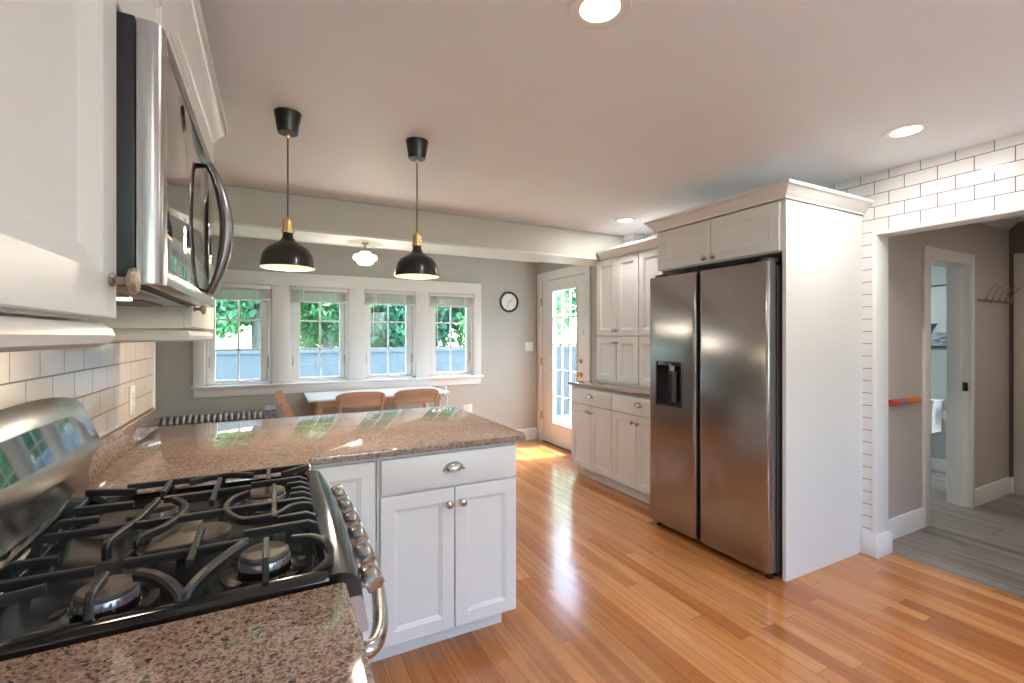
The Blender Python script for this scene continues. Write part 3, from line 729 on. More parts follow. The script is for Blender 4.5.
MB().box(.126, .156, RY0 + .006, RY1 - .006, .045, .182, .005).build('storage_drawer', M['steelh'], rg, world=True)
# backguard: curved stainless console
m = MB(); rings = []
P = [(-.505, 1.150), (-.498, 1.187), (-.485, 1.193), (-.474, 1.185), (-.430, 1.068), (-.434, 1.058), (-.450, 1.035), (-.470, .918), (-.505, .918)]
for k in range(21):
    t = 2 * k / 20 - 1; y = RY0 + (RY1 - RY0) * k / 20
    e = 1 - t * t; sc = 1 - .55 * abs(t) ** 14
    rings.append([(px + .022 * e * (pz > 1.0), y, (pz + (.036 * e if pz > 1.1 else (-.012 * e if pz > 1.0 else 0)))) for px, pz in P])
m.loft(rings, True, True, True)
bgd = m.build('backguard', M['steelh'], rg, world=True, smooth=50)
# display glass on the sloping face
m = MB(); rings = []
a = Vector((-.474, 1.185)); b = Vector((-.430, 1.068)); nrm = Vector(((a - b).y, -(a - b).x)).normalized()
for k in range(21):
    u = k / 20; y = RY0 + .09 + (RY1 - RY0 - .135) * u
    t = (y - RY0) / (RY1 - RY0) * 2 - 1; e = 1 - t * t
    aa = Vector((a.x + .022 * e, a.y + .036 * e)); bb = Vector((b.x + .022 * e, b.y - .012 * e))
    nn = Vector(((aa - bb).y, -(aa - bb).x)).normalized()
    p0 = aa.lerp(bb, .27); p1 = aa.lerp(bb, .74)
    ye0 = y; ye1 = y + (.025 * u ** 6)
    rings.append([(p0.x + nn.x * .0015, y - .03 * u ** 4, p0.y + nn.y * .0015), (p1.x + nn.x * .0015, y + .0, p1.y + nn.y * .0015), (p1.x - nn.x * .001, y, p1.y - nn.y * .001), (p0.x - nn.x * .001, y - .03 * u ** 4, p0.y - nn.y * .001)])
m.loft(rings, True, True, True)
disp = m.build('display_glass', M['blackgl'], bgd, world=True, smooth=50)
m = MB()
for i in range(5):
    for j in range(4):
        y = 1.02 + i * .022; u = .34 + j * .11
        t = (y - RY0) / (RY1 - RY0) * 2 - 1; e = 1 - t * t
        aa = Vector((a.x + .022 * e, a.y + .036 * e)); bb = Vector((b.x + .022 * e, b.y - .012 * e)); nn = Vector(((aa - bb).y, -(aa - bb).x)).normalized()
        p = aa.lerp(bb, u) + nn * .0019; q = aa.lerp(bb, u + .012) + nn * .0019
        m._new([(p.x, y, p.y), (p.x, y + .010, p.y), (q.x, y + .010, q.y), (q.x, y, q.y)], [(0, 1, 2, 3)])
m.build('touch_keys', M['plate'], disp, world=True, smooth=0)
# chrome strip between the cooktop and the riser
MB().box(-.4565, -.440, RY0 + .006, RY1 - .006, T, T + .009, .003).build('rear_strip', M['steelh'], rg, world=True)
MB().box(-.4685, -.4575, RY0 + .004, RY1 - .004, T + .007, 1.020, .001).build('riser', M['blackgl'], rg, world=True)
# burners
for (bx, by, r) in ((-.015, 1.084, .046), (-.018, 1.508, .050), (-.262, 1.509, .036), (-.262, 1.058, .044)):
    bn = MB().lathe([(r * 1.75, .0), (r * 1.72, .003), (r * 1.35, .005), (r * 1.30, .002), (r * 1.12, .002), (r * 1.08, .012), (r * 1.02, .014)], (bx, by, D), 'z', 36).build('burner_bowl', M['enamel'], rg, world=True)
    hd = MB().lathe([(r * 1.02, .001), (r * 1.04, .016), (r * 1.0, .022), (r * .97, .026), (0, .027)], (bx, by, D), 'z', 36)
    for k in range(26):
        an = 2 * math.pi * k / 26; hd.box(bx + r * 1.03 * math.cos(an) - .0012, bx + r * 1.03 * math.cos(an) + .0012, by + r * 1.03 * math.sin(an) - .0012, by + r * 1.03 * math.sin(an) + .0012, D + .016, D + .024)
    hd.build('burner_head', M['capiron'], bn, world=True)
    MB().lathe([(0, .026), (r * .95, .026), (r * 1.0, .030), (r * .99, .035), (r * .9, .0385), (0, .039)], (bx, by, D), 'z', 36).build('burner_cap', M['capgrey'], bn, world=True)
m = MB().lathe([(.052, 0), (.052, .020), (.048, .024), (0, .025)], (-.14, 1.30, D), 'z', 30); m.build('centre_burner', M['capgrey'], rg, world=True)
MB().box(-.235, -.15, 1.19, 1.37, D + .030, D + .040, .006).build('griddle_pad', M['capgrey'], rg, world=True)
# grates: three cast iron sections resting on the cooktop rim
GZ = .956
def xb(x0, x1, y, f0=0, f1=0):      # bar along x, curving down to the deck rim at f ends
    pts = []
    if f0: pts += [(x0, y, T - .008), (x0 + .006, y, GZ - .012), (x0 + .022, y, GZ)]
    else: pts += [(x0, y, GZ - .001)]
    if f1: pts += [(x1 - .030, y, GZ), (x1 - .010, y, GZ - .010), (x1, y, T - .006)]
    else: pts += [(x1, y, GZ - .001)]
    return pts
def yb(x, y0, y1, f0=0, f1=0):
    pts = []
    if f0: pts += [(x, y0, T - .010), (x, y0 + .004, GZ - .012), (x, y0 + .016, GZ)]
    else: pts += [(x, y0, GZ - .001)]
    if f1: pts += [(x, y1 - .016, GZ), (x, y1 - .004, GZ - .012), (x, y1, T - .010)]
    else: pts += [(x, y1, GZ - .001)]
    return pts
def arcp(cx, cy, r, a0, a1, n=12): return [(cx + r * math.cos(R(a0 + (a1 - a0) * k / n)), cy + r * math.sin(R(a0 + (a1 - a0) * k / n)), GZ) for k in range(n + 1)]
W = .0120; HH = .017
def grate(y0, y1, bars):
    m = MB()
    for pts, w, hgt in bars: m.bar(pts, w, hgt)
    return m.build('cast_iron_grate', M['iron'], rg, world=True, smooth=30)
ym = [RY0 + .028, 1.190, 1.415, RY1 - .026]
XB0, XB1, XM = -.446, .100, -.138
# near grate
def hook(pts, k=1.1): return (catmull(pts, 4), W * k, HH)
bars = [(xb(XB0, -.285, 1.085, 1, 0), W, HH), (xb(-.245, -.045, 1.090), W, HH), (xb(-.055, XB1, 1.135, 0, 1), W, HH),
        (yb(XM, 1.035, 1.225, 0, 0), W, HH), (yb(-.012, ym[0], 1.078, 1, 0), W, HH), (yb(-.262, ym[0], 1.050, 1, 0), W, HH),
        hook([(XM, ym[0] - .004, T - .004), (XM + .004, ym[0] + .010, T + .012), (XM + .028, ym[0] + .040, GZ - .010), (XM + .060, ym[0] + .080, GZ - .001), (XM + .085, ym[0] + .120, GZ)], 1.7),
        hook([(XM, ym[0] - .004, T - .004), (XM - .004, ym[0] + .010, T + .012), (XM - .026, ym[0] + .034, GZ - .010), (XM - .050, ym[0] + .052, GZ - .001), (XM - .075, ym[0] + .070, GZ)], 1.7),
        hook([(.060, ym[0] + .004, T - .006), (.098, ym[0] + .018, GZ - .020), (.098, ym[0] + .050, GZ - .004), (.075, ym[0] + .085, GZ), (.034, ym[0] + .100, GZ)], 1.2),
        hook([(-.41, ym[0] + .004, T - .006), (-.444, ym[0] + .018, GZ - .018), (-.440, ym[0] + .040, GZ - .002), (-.39, ym[0] + .066, GZ), (-.335, ym[0] + .080, GZ)], 1.2),
        (xb(XB0, -.36, 1.170, 1, 0), W, HH), (xb(.010, XB1, 1.190, 0, 1), W, HH)]
grate(ym[0], ym[1], bars)
# centre grate
bars = [(xb(XB0, XB1, 1.300, 1, 1), W, HH), (xb(XB0, -.355, 1.385, 1, 0), W, HH),
        hook([(-.228, 1.462, GZ), (-.200, 1.41, GZ), (-.190, 1.36, GZ), (-.197, 1.30, GZ), (-.215, 1.25, GZ), (-.248, 1.20, GZ), (-.252, 1.196, T)], 1.1),
        hook([(-.262, 1.47, GZ), (-.268, 1.40, GZ), (-.276, 1.32, GZ), (-.292, 1.25, GZ), (-.300, 1.205, GZ - .004), (-.302, 1.200, T)], 1.1),
        hook([(-.058, 1.425, GZ), (-.092, 1.385, GZ), (-.102, 1.33, GZ), (-.090, 1.27, GZ), (-.062, 1.22, GZ), (-.03, 1.212, GZ), (.012, 1.222, GZ), (.045, 1.262, GZ), (.088, 1.268, GZ - .008), (XB1, 1.262, T - .006)], 1.),
        (yb(.003, 1.195, 1.46, 0, 0), W, HH), (xb(.04, XB1, 1.352, 0, 1), W, HH), (xb(.045, XB1, 1.395, 0, 1), W, HH)]
grate(ym[1], ym[2], bars)
# far grate
bars = [(xb(XB0, -.31, 1.470, 1, 0), W, HH), (xb(-.250, -.055, 1.475), W, HH), (xb(-.055, XB1, 1.500, 0, 1), W, HH),
        (yb(XM, 1.385, 1.600, 0, 0), W, HH), (yb(-.012, 1.520, ym[3], 0, 1), W, HH), (yb(-.262, 1.525, ym[3], 0, 1), W, HH),
        hook([(XM, ym[3], T - .006), (XM, ym[3] - .014, GZ - .012), (XM + .022, ym[3] - .040, GZ + .002), (XM + .085, ym[3] - .07, GZ)], 1.4),
        hook([(XM, ym[3], T - .006), (XM, ym[3] - .014, GZ - .012), (XM - .022, ym[3] - .040, GZ + .002), (XM - .075, ym[3] - .065, GZ)], 1.4),
        hook([(.060, ym[3], T - .006), (.096, ym[3] - .018, GZ - .010), (.088, ym[3] - .05, GZ), (.025, ym[3] - .10, GZ)], 1.1),
        hook([(-.41, ym[3], T - .006), (-.442, ym[3] - .018, GZ - .010), (-.43, ym[3] - .05, GZ), (-.33, ym[3] - .09, GZ)], 1.1),
        (xb(.035, XB1, 1.448, 0, 1), W, HH), (xb(-.36, .09, 1.640), W * .9, HH)]
grate(ym[2], ym[3], bars)

# ------------------------------------------------------------------ lights in the ceiling
def downlight(x, y, label, p):
    t = thing('recessed_downlight', label, 'ceiling light', (x, y, CEIL), group='recessed ceiling downlights')
    MB().lathe([(.062, -.002), (.070, -.006), (.094, -.004), (.096, -.0005), (.062, -.0005)], (x, y, CEIL), 'z', 36).build('trim_ring', M['trim'], t, world=True)
    MB().lathe([(0, -.0025), (.061, -.0025)], (x, y, CEIL), 'z', 36).build('diffuser', M['diff'], t, world=True)
    lamp('downlight_beam', (x, y, CEIL - .008), p, .12)
downlight(.900, 1.147, 'round recessed ceiling downlight cut by the top edge of the photo', 6.5)
downlight(2.783, 1.136, 'round recessed ceiling downlight near the white tiled wall', 11)
downlight(2.740, 3.143, 'small recessed ceiling downlight above the pantry cabinets', 9)
downlight(.900, -.95, 'round recessed ceiling downlight behind the viewer', 9)
downlight(2.78, -.95, 'round recessed ceiling downlight behind the viewer near the tiled wall', 9)

def pendant(x, y, zb, label):
    t = thing('pendant_lamp', label, 'pendant lamp', (x, y, CEIL), group='black pendants over the peninsula')
    MB().lathe([(0, -.0005), (.058, -.0005), (.0565, -.006), (.044, -.088), (.042, -.092), (0, -.092)], (x, y, CEIL), 'z', 36).build('ceiling_canopy', M['shade'], t, world=True)
    MB().lathe([(.009, -.090), (.009, -.108), (.006, -.116), (0, -.117)], (x, y, CEIL), 'z', 16).build('cord_grip', M['brass'], t, world=True)
    MB().tube([(x, y, CEIL - .11), (x, y, zb + .215)], .0035, 8).build('cord', M['cord'], t, world=True)
    MB().lathe([(0, .232), (.007, .231), (.009, .222), (.021, .216), (.022, .176), (.026, .172), (.026, .158), (0, .158)], (x, y, zb), 'z', 24).build('socket', M['brass'], t, world=True)
    s = MB().lathe([(.021, .160), (.023, .140), (.030, .124), (.056, .108), (.088, .086), (.104, .060), (.111, .030), (.115, 0), (.1125, 0), (.108, .030), (.101, .058), (.085, .083), (.054, .104), (.026, .122), (.018, .150)], (x, y, zb), 'z', 48)
    for f in s.b.faces:
        c = f.calc_center_median(); r = math.hypot(c.x - x, c.y - y)
        f.normal_update()
        out = Vector((c.x - x, c.y - y, 0)).normalized()
        f.material_index = 0
    sh = s.build('lamp_shade', [M['shade'], M['shadein']], t, world=True)
    for p in sh.data.polygons:
        vs = [sh.data.vertices[i].co for i in p.vertices]
        c = sum(vs, Vector()) / len(vs) + WM[t.name].translation
        out = Vector((c.x - x, c.y - y, .02)).normalized()
        if p.normal.dot(Vector((out.x, out.y, -.0))) < -.05 or (p.normal.z < -.6): p.material_index = 1
    MB().lathe([(0, .018), (.02, .022), (.029, .045), (.024, .075), (.013, .10), (.013, .13), (0, .13)], (x, y, zb), 'z', 20).build('light_bulb', M['bulb'], t, world=True)
    lamp('pendant_glow', (x, y, zb + .012), 5.0, .04, (1, .74, .48))
pendant(.060, 2.340, 1.680, 'black dome pendant lamp nearest the microwave')
pendant(.667, 2.368, 1.680, 'black dome pendant lamp on the right over the peninsula')
x, y, z = .661, 3.86, HZ - .0045
t = thing('schoolhouse_light', 'small white glass schoolhouse light hanging under the ceiling beam', 'ceiling light', (x, y, z))
MB().lathe([(0, 0), (.030, 0), (.028, -.008), (.010, -.014), (.009, -.045), (.028, -.052), (.040, -.062), (.041, -.070), (0, -.070)], (x, y, z), 'z', 28).build('fitter', M['bronze'], t, world=True)
MB().lathe([(.036, -.062), (.042, -.078), (.060, -.088), (.088, -.098), (.095, -.112), (.094, -.128), (.080, -.138), (.070, -.140), (.066, -.158), (.050, -.170), (.022, -.176), (0, -.177)], (x, y, z), 'z', 36).build('glass_globe', M['opal'], t, world=True)
lamp('schoolhouse_glow', (x, y, z - .24), 11, .08, (1, .88, .74), 'POINT')

# ------------------------------------------------------------------ dining: table, chairs, radiator
tz = .785
tb = thing('dining_table', 'white-topped dining table with splayed beech legs under the windows', 'table', (.96, 4.9, 0))
MB().box(.285, 1.655, 4.60, YW - .065, tz - .022, tz, .004).build('tabletop', M['whitetop'], tb, world=True)
m = MB()
m.box(.37, 1.57, 4.67, 4.70, tz - .085, tz - .0225).box(.37, 1.57, 5.17, 5.20, tz - .085, tz - .0225).box(.37, .40, 4.70, 5.17, tz - .085, tz - .0225).box(1.54, 1.57, 4.70, 5.17, tz - .085, tz - .0225)
m.build('apron', M['pine'], tb, world=True)
for sx, sy in ((0, 0), (1, 0), (0, 1), (1, 1)):
    xx = .40 if sx == 0 else 1.54; yy = 4.70 if sy == 0 else 5.17; dx = -.075 if sx == 0 else .075; dy = -.04 if sy == 0 else .04
    MB().tube([(xx, yy, tz - .0230), (xx + dx, yy + dy, .0)], [.030, .018], 14).build('leg', M['pine'], tb, world=True)
def bent_chair(name, label, cx, cy, rz, mt, zt=.865, group=None, wb=.225):
    """chair facing local +y, back at local -y"""
    t = thing(name, label, 'chair', (cx, cy, 0), rz, group)
    m = MB(); rings = []
    for k in range(17):
        a = -1 + 2 * k / 16; xx = wb * a; yb_ = -.21 + .055 * a * a; e = (1 - abs(a) ** 6)
        zt_ = zt - .012 * a * a - .030 * abs(a) ** 8; zb_ = zt - .145 + .018 * a * a + .030 * abs(a) ** 8
        rings.append([(xx, yb_ - .006, zb_), (xx, yb_ - .012, (zb_ + zt_) / 2), (xx, yb_ - .020, zt_), (xx, yb_ - .006, zt_ + .002), (xx, yb_ + .002, (zb_ + zt_) / 2), (xx, yb_ + .008, zb_)])
    m.loft(rings, True, True, True)
    m.build('backrest', mt, t)
    m = MB(); rings = []
    for s_, zz in ((.97, .435), (1, .441), (1, .449), (.98, .455)):
        rings.append([(.215 * s_ * math.copysign(abs(math.cos(q)) ** .55, math.cos(q)), .02 + .205 * s_ * math.copysign(abs(math.sin(q)) ** .6, math.sin(q)), zz) for q in [2 * math.pi * k / 36 for k in range(36)]])
    m.loft(rings, True, True, True); m.build('seat', mt, t)
    for sx in (-1, 1):
        MB().tube(catmull([(sx * .20, -.175, .0), (sx * .185, -.165, .30), (sx * .182, -.165, .46), (sx * .185, -.180, zt - .11), (sx * .185, -.198, zt - .05)], 3), [.013] * 12 + [.010], 10).build('leg', mt, t)
        MB().tube([(sx * .20, .20, 0), (sx * .175, .165, .436)], [.012, .016], 10).build('leg', mt, t)
        for zz in (zt - .05, zt - .09): MB().lathe([(0, 0), (.006, 0), (.005, -.003), (0, -.004)], (sx * .185, -.222, zz), 'y', 10).build('screw', M['bronze'], t)
    MB().box(-.178, .178, -.168, -.148, .395, .436).box(-.17, .17, .145, .165, .395, .434).build('seat_rail', mt, t)
    return t
bent_chair('dining_chair', 'bentwood dining chair at the left of the two backs showing over the peninsula', .715, 4.55, 0, M['bent'], zt=.868, wb=.218)
bent_chair('dining_chair', 'bentwood dining chair at the right of the two backs showing over the peninsula', 1.235, 4.55, 0, M['bent'], zt=.868, wb=.218)
sc_ = bent_chair('side_chair', 'small white chair mostly hidden behind the right end of the dining table', 1.57, 5.00, R(90), M['plate'], zt=1.07, wb=.16); sc_.scale = (.75, .75, .75)
# adjustable wooden high chair with a slanted frame, seen from its side
hc = thing('high_chair', 'slanted beech high chair with a dark patterned cushion left of the table', 'chair', (.18, 4.72, 0), 0)
for yy in (4.26, 4.57):
    m = MB()
    p0 = Vector((.44, yy, .02)); p1 = Vector((.040, yy, .885)); dd = (p1 - p0).normalized(); nn = Vector((dd.z, 0, -dd.x)) * .026
    m.loft([[p0 - nn + Vector((0, a, 0)), p0 + nn + Vector((0, a, 0)), p1 + nn + Vector((0, a, 0)), p1 - nn + Vector((0, a, 0))] for a in (0, .026)], True, True, True)
    m.build('side_rail', M['bent'], hc, world=True)
    MB().box(-.02, .48, yy - .001, yy + .027, 0, .035, .004).build('foot_rail', M['bent'], hc, world=True)
    for z in (.62, .68, .74, .80):
        xx = .44 + (z - .02) / (.848) * (.030 - .44)
        MB().lathe([(0, 0), (.006, 0), (.006, -.002), (0, -.0022)], (xx, yy, z), 'y', 10).build('bolt_hole', M['darkgap'], hc, world=True)
MB().box(.02, .42, 4.287, 4.569, .535, .553, .004).build('seat', M['bent'], hc, world=True)
MB().box(.16, .46, 4.287, 4.569, .23, .248, .004).build('footrest', M['bent'], hc, world=True)
m = MB().box(.03, .38, 4.289, 4.567, .5535, .605, .018, 3); m.build('seat_cushion', M['cush'], hc, world=True)
m = MB(); m.loft([[(-.065, a, .60), (.06, a, .60), (.02, a, .765), (-.06, a, .765)] for a in (4.292, 4.565)], True, True, True)
m.build('back_cushion', M['cush'], hc, world=True)

rd = thing('radiator', 'silver cast iron column radiator showing its row of tops behind the worktop', 'radiator', (-.75, 5.2, 0))
k = 0; x = -.062
while x > -1.50:
    m = MB()
    for yy in (5.13, 5.20, 5.27):
        m.tube(catmull([(x, yy, .05), (x, yy, .30), (x, yy, .585)], 3), .015, 8, sx=.9)
    m.tube(catmull([(x, 5.105, .575), (x, 5.118, .604), (x, 5.15, .618), (x, 5.20, .622), (x, 5.25, .618), (x, 5.282, .604), (x, 5.29, .575)], 3), .017, 10, sx=1.)
    m.tube([(x, 5.11, .07), (x, 5.29, .07)], .018, 8)
    m.tube([(x + .024, 5.20, .57), (x - .0235, 5.20, .57)], .014, 8); m.tube([(x + .024, 5.20, .09), (x - .0235, 5.20, .09)], .014, 8)
    m.build('radiator_section', M['radi'], rd, world=True)
    x -= .0475; k += 1
for xx in (-.062, -.062 - .0475 * (k - 1)):
    for yy in (5.13, 5.27): MB().box(xx - .014, xx + .014, yy - .014, yy + .014, 0, .07, .003).build('foot', M['radi'], rd, world=True)

# ------------------------------------------------------------------ clock, plates
ck = thing('wall_clock', 'round black-rimmed wall clock with a white face right of the windows', 'clock', (2.713, YW, 1.814))
MB().lathe([(.108, -.006), (.120, -.020), (.128, -.022), (.134, -.014), (.135, 0), (0, 0)], (2.713, YW - .0005, 1.814), 'y', 48).build('clock_case', M['black'], ck, world=True)
face = MB().lathe([(0, -.007), (.110, -.007)], (2.713, YW, 1.814), 'y', 40).build('clock_face', M['plate'], ck, world=True)
m = MB()
for k in range(12):
    a = 2 * math.pi * k / 12; r0, r1 = (.088, .102)
    m.tube([(2.713 + r0 * math.sin(a), YW - .0085, 1.814 + r0 * math.cos(a)), (2.713 + r1 * math.sin(a), YW - .0085, 1.814 + r1 * math.cos(a))], .0018, 6)
m.build('hour_marks', M['black'], face, world=True)
for an, ln, wd_ in ((R(205), .085, .0022), (R(52), .058, .003)):
    MB().tube([(2.713, YW - .011, 1.814), (2.713 + ln * math.sin(an), YW - .011, 1.814 + ln * math.cos(an))], wd_, 8).build('clock_hand', M['black'], ck, world=True)
def plate(name, label, cat, axis, c, w, hgt, toggles=0, outlet=False):
    t = thing(name, label, cat, c)
    cx, cy, cz = c
    if axis == 'y':
        MB().box(cx - w / 2, cx + w / 2, cy - .006, cy - .0005, cz - hgt / 2, cz + hgt / 2, .002).build('cover_plate', M['plate'], t, world=True)
        for k in range(toggles):
            xx = cx + (k - (toggles - 1) / 2) * .046; MB().box(xx - .005, xx + .005, cy - .014, cy - .006, cz - .012, cz + .012, .002).build('toggle', M['plate'], t, world=True)
        if outlet:
            for dz in (-.02, .02): MB().box(cx - .016, cx + .016, cy - .009, cy - .006, cz + dz - .014, cz + dz + .014, .003).build('socket', M['trim'], t, world=True)
    else:
        MB().box(cx + .0005, cx + .006, cy - w / 2, cy + w / 2, cz - hgt / 2, cz + hgt / 2, .002).build('cover_plate', M['plate'], t, world=True)
        for dz in (-.02, .02): MB().box(cx + .006, cx + .009, cy - .016, cy + .016, cz + dz - .014, cz + dz + .014, .003).build('socket', M['trim'], t, world=True)
plate('light_switch', 'double white toggle light switch on the wall beside the exterior door', 'switch', 'y', (3.01, YW, 1.235), .115, .118, 2)
plate('power_outlet', 'white power outlet low on the wall right of the dining table', 'outlet', 'y', (2.14, YW, .47), .115, .115, 0, True)
plate('tile_outlet', 'cream power outlet on the tiled backsplash behind the peninsula', 'outlet', 'x', (XW + .0085, 2.46, 1.10), .078, .122, 0, True)

# ------------------------------------------------------------------ hallway and bathroom
YH = 1.60
BX0, BX1, BZ = 4.235, 4.935, 1.935
w = MB().box(XT + .125, BX0 - .02, YH, YH + .12, 0, 2.40).box(BX1 + .02, 5.74, YH, YH + .12, 0, 2.40).box(BX0 - .02, BX1 + .02, YH, YH + .12, BZ + .02, 2.40)
struct('wall_hall', w, M['hall'], smooth=0)
struct('wall_hall_end', MB().box(5.74, 5.86, -.4, YH + .12, 0, 2.40), M['hallshade'], smooth=0)
struct('wall_hall_front', MB().box(XT + .125, 5.74, -.5, -.4, 0, 2.40), M['hall'], smooth=0)
struct('wall_bath_far', MB().box(5.95, 6.05, YH + .12, 3.4, 0, 2.36), M['bath'], smooth=0)
struct('wall_bath_back', MB().box(3.6, 5.95, 3.3, 3.4, 0, 2.36).box(3.5, 3.6, YH + .12, 3.4, 0, 2.36), M['bath'], smooth=0)
d = sempty('door_2', (4.58, YH, 0))
m = MB()
m.box(BX0 - .085, BX0, YH - .02, YH, 0, BZ + .085, .003).box(BX1, BX1 + .045, YH - .02, YH, 0, BZ + .085, .003).box(BX0, BX1, YH - .02, YH, BZ, BZ + .085, .003)
m.box(BX0 - .02, BX0, YH, YH + .14, 0, BZ + .02).box(BX1, BX1 + .02, YH, YH + .14, 0, BZ + .02).box(BX0, BX1, YH, YH + .14, BZ, BZ + .02)
m.box(BX1 - .012, BX1, YH + .045, YH + .075, 0, BZ)
m.build('door_casing', M['trim'], d, world=True)
MB().box(BX1 - .004, BX1 + .001, YH + .008, YH + .038, .93, 1.00, .001).box(BX1 - .020, BX1 - .004, YH + .012, YH + .030, .955, .975, .001).build('strike_plate', M['black'], d, world=True)
d = sempty('door_3', (5.74, 1.1, 0))
m = MB().box(5.716, 5.74, 1.475, 1.565, 0, 2.085, .003).box(5.716, 5.74, .66, 1.475, 2.0, 2.085, .003).box(5.716, 5.74, .57, .66, 0, 2.085, .003)
m.build('door_casing', M['door'], d, world=True)
m = MB().box(5.722, 5.738, .665, 1.47, .01, 1.995)
for z0, z1 in ((.2, .95), (1.1, 1.85)):
    for y0 in (.75, 1.11): m.box(5.712, 5.722, y0, y0 + .28, z0, z1, .006)
m.build('door_slab', M['door'], d, world=True)
struct('baseboard_hall', MB().sweep([(XT + .135, YH), (BX0 - .085, YH)], BASEP, side=1), M['trim'])
struct('baseboard_hall_right', MB().sweep([(BX1 + .045, YH), (5.74, YH)], BASEP, side=1), M['trim'])
struct('baseboard_hall_end', MB().box(5.722, 5.739, 1.567, 1.584, 0, .14, .002), M['trim'])
struct('baseboard_bath', MB().box(5.934, 5.95, YH + .14, 3.3, 0, .14, .003), M['trim'])
struct('trim_6', MB().sweep([(XT + .125, YH), (5.74, YH)], [(0, 2.36), (.05, 2.36), (.045, 2.345), (.012, 2.315), (0, 2.30)], side=1), M['trim'])
# hook rack on the hall wall
hk = thing('coat_hook_rack', 'bronze rack of five double coat hooks on the hall wall beside the bathroom door', 'coat rack', (5.38, YH, 1.68))
MB().box(5.09, 5.70, YH - .008, YH - .0005, 1.655, 1.675, .002).build('rail', M['bronze'], hk, world=True)
for k in range(5):
    x = 5.14 + k * .128
    MB().tube(catmull([(x, YH - .008, 1.665), (x, YH - .030, 1.672), (x, YH - .045, 1.70), (x, YH - .060, 1.745), (x, YH - .095, 1.785)], 4), .0048, 8).build('hook', M['bronze'], hk, world=True)
    MB().tube(catmull([(x, YH - .008, 1.662), (x, YH - .028, 1.650), (x, YH - .040, 1.662), (x, YH - .042, 1.680)], 4), .0045, 8).build('hook', M['bronze'], hk, world=True)
# giant toy pencil
tp = thing('toy_baton', 'long orange and red toy baton with a yellow tip fixed to the hall wall', 'toy', (3.9, YH - .03, .92))
for nm, x0, x1, col, lab in (('red_section', 3.64, 3.78, (.55, .06, .07), None), ('grey_section', 3.78, 3.84, (.20, .21, .30), None), ('orange_section', 3.84, 4.02, (.75, .16, .03), None), ('yellow_tip', 4.02, 4.06, (.85, .50, .03), None)):
    mm = mat(nm, col, .4)
    if nm == 'yellow_tip': m = MB().lathe([(.021, 0), (.016, .006), (.014, .030), (.010, .040), (0, .041)], (x0, YH - .026, .925), 'x', 20)
    else: m = MB().lathe([(.020, 0), (.022, .004), (.022, x1 - x0 - .004), (.020, x1 - x0)], (x0, YH - .026, .925), 'x', 20, True, True)
    m.build(nm, mm, tp, world=True)
# bathroom
BXW = 5.95
pc = thing('framed_picture', 'framed print of a dark blue boat on white water in the bathroom', 'picture', (BXW, 2.35, 1.58))
py0, py1, pz0, pz1 = 2.060, 2.62, 1.258, 1.885
MB().box(BXW - .022, BXW - .001, py0, py1, pz0, pz0 + .014).box(BXW - .022, BXW - .001, py0, py1, pz1 - .014, pz1).box(BXW - .022, BXW - .001, py0, py0 + .014, pz0 + .014, pz1 - .014).box(BXW - .022, BXW - .001, py1 - .014, py1, pz0 + .014, pz1 - .014).build('frame', M['frameb'], pc, world=True)
pr_ = MB().box(BXW - .012, BXW - .003, py0 + .015, py1 - .015, pz0 + .015, pz1 - .015).build('print', mat('print_paper', (.70, .73, .74), .6, var=.06, vscale=5), pc, world=True)
m = MB(); m.box(BXW - .0135, BXW - .0125, py0 + .016, py1 - .016, pz0 + .016, pz0 + .15); m.build('painted_sea', mat('painted_sea', (.32, .38, .46), .6, var=.8, vscale=22, stretch=(1, 1, 3)), pr_, world=True)
m = MB(); Yc = 2.30
m._new([(BXW - .015, Yc + .13, 1.49), (BXW - .015, Yc - .14, 1.50), (BXW - .015, Yc - .09, 1.40), (BXW - .015, Yc + .10, 1.38)], [(0, 1, 2, 3)])
m.build('painted_hull', mat('painted_hull', (.03, .08, .20), .5), pr_, world=True, smooth=0)
m = MB(); m._new([(BXW - .0155, Yc + .06, 1.49), (BXW - .0155, Yc - .05, 1.495), (BXW - .0155, Yc + .0, 1.62)], [(0, 1, 2)])
m.build('painted_cabin', mat('painted_cabin', (.12, .09, .08), .5), pr_, world=True, smooth=0)
tl = thing('toilet', 'white ceramic toilet seen through the bathroom doorway', 'toilet', (5.6, 2.40, 0))
m = MB(); rings = []
for z, a in ((.42, .0), (.60, .005), (.72, .012)): rings.append([(5.74 - a, 2.135 - a, z), (5.935, 2.135 - a, z), (5.935, 2.60 + a, z), (5.74 - a, 2.60 + a, z)])
m.loft(rings, True, True, True); m.build('tank', M['ceramic'], tl, world=True)
MB().box(5.715, 5.938, 2.11, 2.625, .7205, .748, .008).build('tank_lid', M['ceramic'], tl, world=True)
m = MB(); rings = []
for z, s_, cx in ((.0, .45, 5.62), (.12, .42, 5.62), (.24, .55, 5.56), (.36, .95, 5.50), (.40, 1.0, 5.49)):
    rings.append([(cx + .25 * s_ * math.cos(q), 2.37 + .19 * s_ * math.sin(q), z) for q in [2 * math.pi * k / 28 for k in range(28)]])
m.loft(rings, True, True, True); m.build('bowl', M['ceramic'], tl, world=True)
MB().lathe([(.0, 0), (.195, 0), (.20, .012), (.19, .03), (0, .034)], (5.49, 2.37, .401), 'z', 30).build('seat_lid', M['ceramic'], tl, world=True)
tpr = thing('toilet_roll', 'white toilet paper roll hanging on the bathroom wall', 'toilet paper', (5.88, 2.04, .60))
MB().lathe([(.018, 0), (.056, 0), (.058, .003), (.058, .097), (.056, .10), (.018, .10), (.018, 0)], (5.83, 2.040, .595), 'x', 30).build('paper_roll', M['paper'], tpr, world=True)
MB().tube([(5.948, 2.040, .595), (5.81, 2.040, .595)], .010, 10).build('holder', M['bronze'], tpr, world=True)
